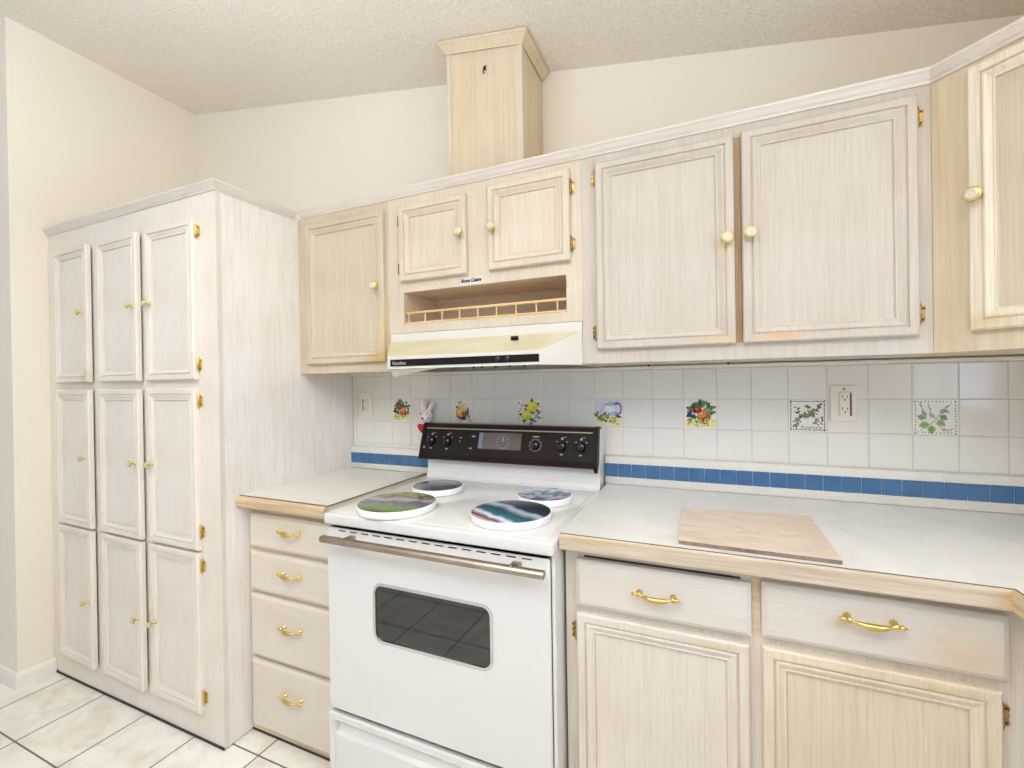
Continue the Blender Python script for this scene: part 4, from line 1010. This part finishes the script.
# ------------------------------------------------------------------ right base cabinets and counter
YR = -0.581
br = thing('base_cabinet', 'whitewashed base cabinet with two drawers over two doors, right of stove', 'cabinet', (.485, -.3, 0))
rx0, rx1 = .048, .962
m = MB(); m.box(rx0, YR+.02, .09, rx1, -.001, .892); m.box(rx0, -.51, .001, rx1, -.001, .09); part('body', m, M['oak_base'], br)
m = MB(); face_frame(m, rx0, rx1, .09, .892, YR, [(.095, .475, .755, .850), (.53, .915, .765, .858), (.095, .475, .14, .705), (.53, .905, .14, .705)]); part('face_frame', m, M['oak_base'], br)
D1 = wood('pickled_oak_drawer', (223, 217, 208), (215, 206, 195), 'x', amount=0.3)
D2 = wood('pickled_oak_drawer_grubby', (223, 217, 208), (215, 206, 195), 'x', amount=0.3,
          stains=[((.145, -.019, -.03), (.085, .1, .065), (214, 194, 164), .8), ((-.062, -.019, 0), (.03, .1, .02), (196, 176, 110), .5)])
DRG = wood('pickled_oak_base_grubby', (225, 216, 204), (214, 203, 189), 'z', stains=[((.12, -.01, .283), (.09, .05, .012), (206, 180, 128), .6)])
part('centre_stile', MB().box(.4955, YR-.0012, .735, .5125, YR+.002, .892), M['niche_in'], br)
part('drawer_gap_shade', MB().box(.10, YR-.0011, .8625, .472, YR+.001, .8675), M['dark'], br)  # dark strip on the frame paints the shade of an open slit
drawer(br, .081, .493, .737, .861, YR-.0005, D1, .285, .802)
drawer(br, .514, .930, .743, .869, YR-.0005, D2, .712, .824)
DRS = wood('pickled_oak_door_grubby', (231, 219, 197), (219, 202, 176), 'z', amount=0.5, stains=[((.12, -.01, .285), (.09, .05, .012), (206, 180, 128), .55)])
door(br, .080, .488, .120, .718, YR-.0005, DRG, M['oak_base'], None, [(-1, .664), (-1, .18)])
door(br, .514, .919, .120, .722, YR-.0005, DRS, M['oak_base_y'], None, [(1, .672), (1, .18)])

bc = thing('base_cabinet', 'whitewashed corner base cabinet turning towards the viewer, lower right edge', 'cabinet', (1.2, -1.0, 0))
m = MB(); m.box(.983, -1.60, .09, XR-.001, -.583, .892); m.box(1.04, -1.60, .001, XR-.001, -.583, .09); part('body', m, M['oak_side'], bc)
m = MB(); m.box(.964, -1.60, .09, .982, -.583, .892); part('face_frame', m, M['oak_side'], bc)

cr_ = thing('countertop', 'long pale grey laminate countertop right of stove, turning the corner', 'countertop', (.8, -.3, .893))
Z1 = .934; rcx0 = .047; ci = .9215
m = MB(); m.prism([(rcx0, -.6255), (ci+.004, -.6255), (ci+.004, -1.60), (XR-.001, -1.60), (XR-.001, -.0185), (rcx0, -.0185)], 'z', .8935, Z1); part('slab', m, M['laminate'], cr_)
m = MB().sweep([(rcx0, -.626), (ci+.0035, -.626), (ci+.0035, -1.60)], [(0, .8935), (.006, .8935), (.0075, .8955), (.0078, Z1-.006), (.0065, Z1-.002), (.0045, Z1-.0006), (0, Z1-.0006)], mis=[0, 1])
part('front_edge', m, [M['edge_r'], M['edge_y']], cr_, origin=(rcx0, -.6145, .914), label='worn oak front edge')
m = MB().sweep([(rcx0, -.626), (ci+.0035, -.626), (ci+.0035, -1.60)], [(-.001, Z1-.002), (.0015, Z1-.002), (.0015, Z1+.0006), (-.001, Z1+.0006)]); part('seam', m, M['metal_strip'], cr_)
splash(cr_, .041, XR-.0015, Z1+.0003, .964, 1.014, 1.041, .041)

ml = MB().prism([(.336, -.302), (.339, -.603), (.664, -.610), (.668, -.262)], 'z', Z1+.0012, Z1+.0095)
ob = ml.mesh('stone_board', [M['mat'], M['mat_edge']], (.5, -.45, Z1))
for p in ob.polygons: p.material_index = 0 if abs(p.normal.z) > .5 else 1
tag(link('stone_board', ob, None, (.5, -.45, Z1)), 'flat beige stone tile board lying on the right countertop', 'board')

# ------------------------------------------------------------------ camera
C = Vector((.4037, -1.7538, 1.3309)); yaw, pitch, roll, fpx = .4076, -.0036, -.0152, 448.8254
c_, s_ = math.cos(yaw), math.sin(yaw)
right = Vector((c_, s_, 0)); fwd = Vector((-s_, c_, 0)); up = Vector((0, 0, 1))
fwd, up = fwd*math.cos(pitch)+up*math.sin(pitch), up*math.cos(pitch)-fwd*math.sin(pitch)
right, up = right*math.cos(roll)+up*math.sin(roll), up*math.cos(roll)-right*math.sin(roll)
cam = bpy.data.cameras.new('camera'); co = bpy.data.objects.new('camera', cam); COL.objects.link(co)
cam.sensor_width = 36; cam.lens = fpx/1024*36; cam.clip_start = .02
co.matrix_world = Matrix(((right.x, up.x, -fwd.x, C.x), (right.y, up.y, -fwd.y, C.y), (right.z, up.z, -fwd.z, C.z), (0, 0, 0, 1)))
SC.camera = co

# ------------------------------------------------------------------ light: open room behind, daylight window on the right wall, added unseen fill lights
wd = bpy.data.worlds.new('world'); SC.world = wd; wd.use_nodes = True
bgn = wd.node_tree.nodes['Background']; bgn.inputs['Color'].default_value = (.88, .95, 1.08, 1); bgn.inputs['Strength'].default_value = 0.58
LC = (.88, .95, 1.08)
def area(name, loc, rot, sx_, sy_, e, col):
    l = bpy.data.lights.new(name, 'AREA'); l.shape = 'RECTANGLE'; l.size = sx_; l.size_y = sy_; l.energy = e; l.color = col
    o = bpy.data.objects.new(name, l); COL.objects.link(o); o.location = loc; o.rotation_euler = rot; return o
def fill_point(name, loc, r, e, col):
    l = bpy.data.lights.new(name, 'POINT'); l.shadow_soft_size = r; l.energy = e; l.color = col
    o = bpy.data.objects.new(name, l); COL.objects.link(o); o.location = loc; return o
area('window_daylight', (XR+.09, (wy0+wy1)/2, (wz0+wz1)/2), (0, PI/2, 0), wz1-wz0-.1, wy1-wy0-.1, 14, (.74, .92, 1.25))
fill_point('rear_fill', (0.1, -2.5, 1.9), .28, 4, LC)  # unseen point light added behind the camera as fill
fill_point('rear_fill', (-1.6, -2.6, 2.0), .28, 8, LC)  # second added fill, unseen, towards the left
area('overhead_fill', (0.1, -2.15, ceil(0.1)-.10), (0, math.atan(.172), 0), 1.8, .9, 23, LC)  # unseen downward light added to brighten counters and floor
area('upward_fill', (-0.7, -2.1, 2.08), (PI, 0, 0), 1.2, 1.2, 60, LC)  # unseen upward light added to brighten ceiling and upper wall
area('upward_fill', (0.85, -1.5, 2.08), (PI, 0, 0),   .9, .9, 15, (1.0, .94, .84))  # unseen warm fill added for upper right wall and ceiling
SC.view_settings.view_transform = 'Standard'; SC.view_settings.look = 'None'
SC.view_settings.exposure = -0.21; SC.view_settings.gamma = 1; SC.view_settings.use_curve_mapping = False
SC.cycles.use_denoising = True
SC.cycles.max_bounces = 8; SC.cycles.diffuse_bounces = 5
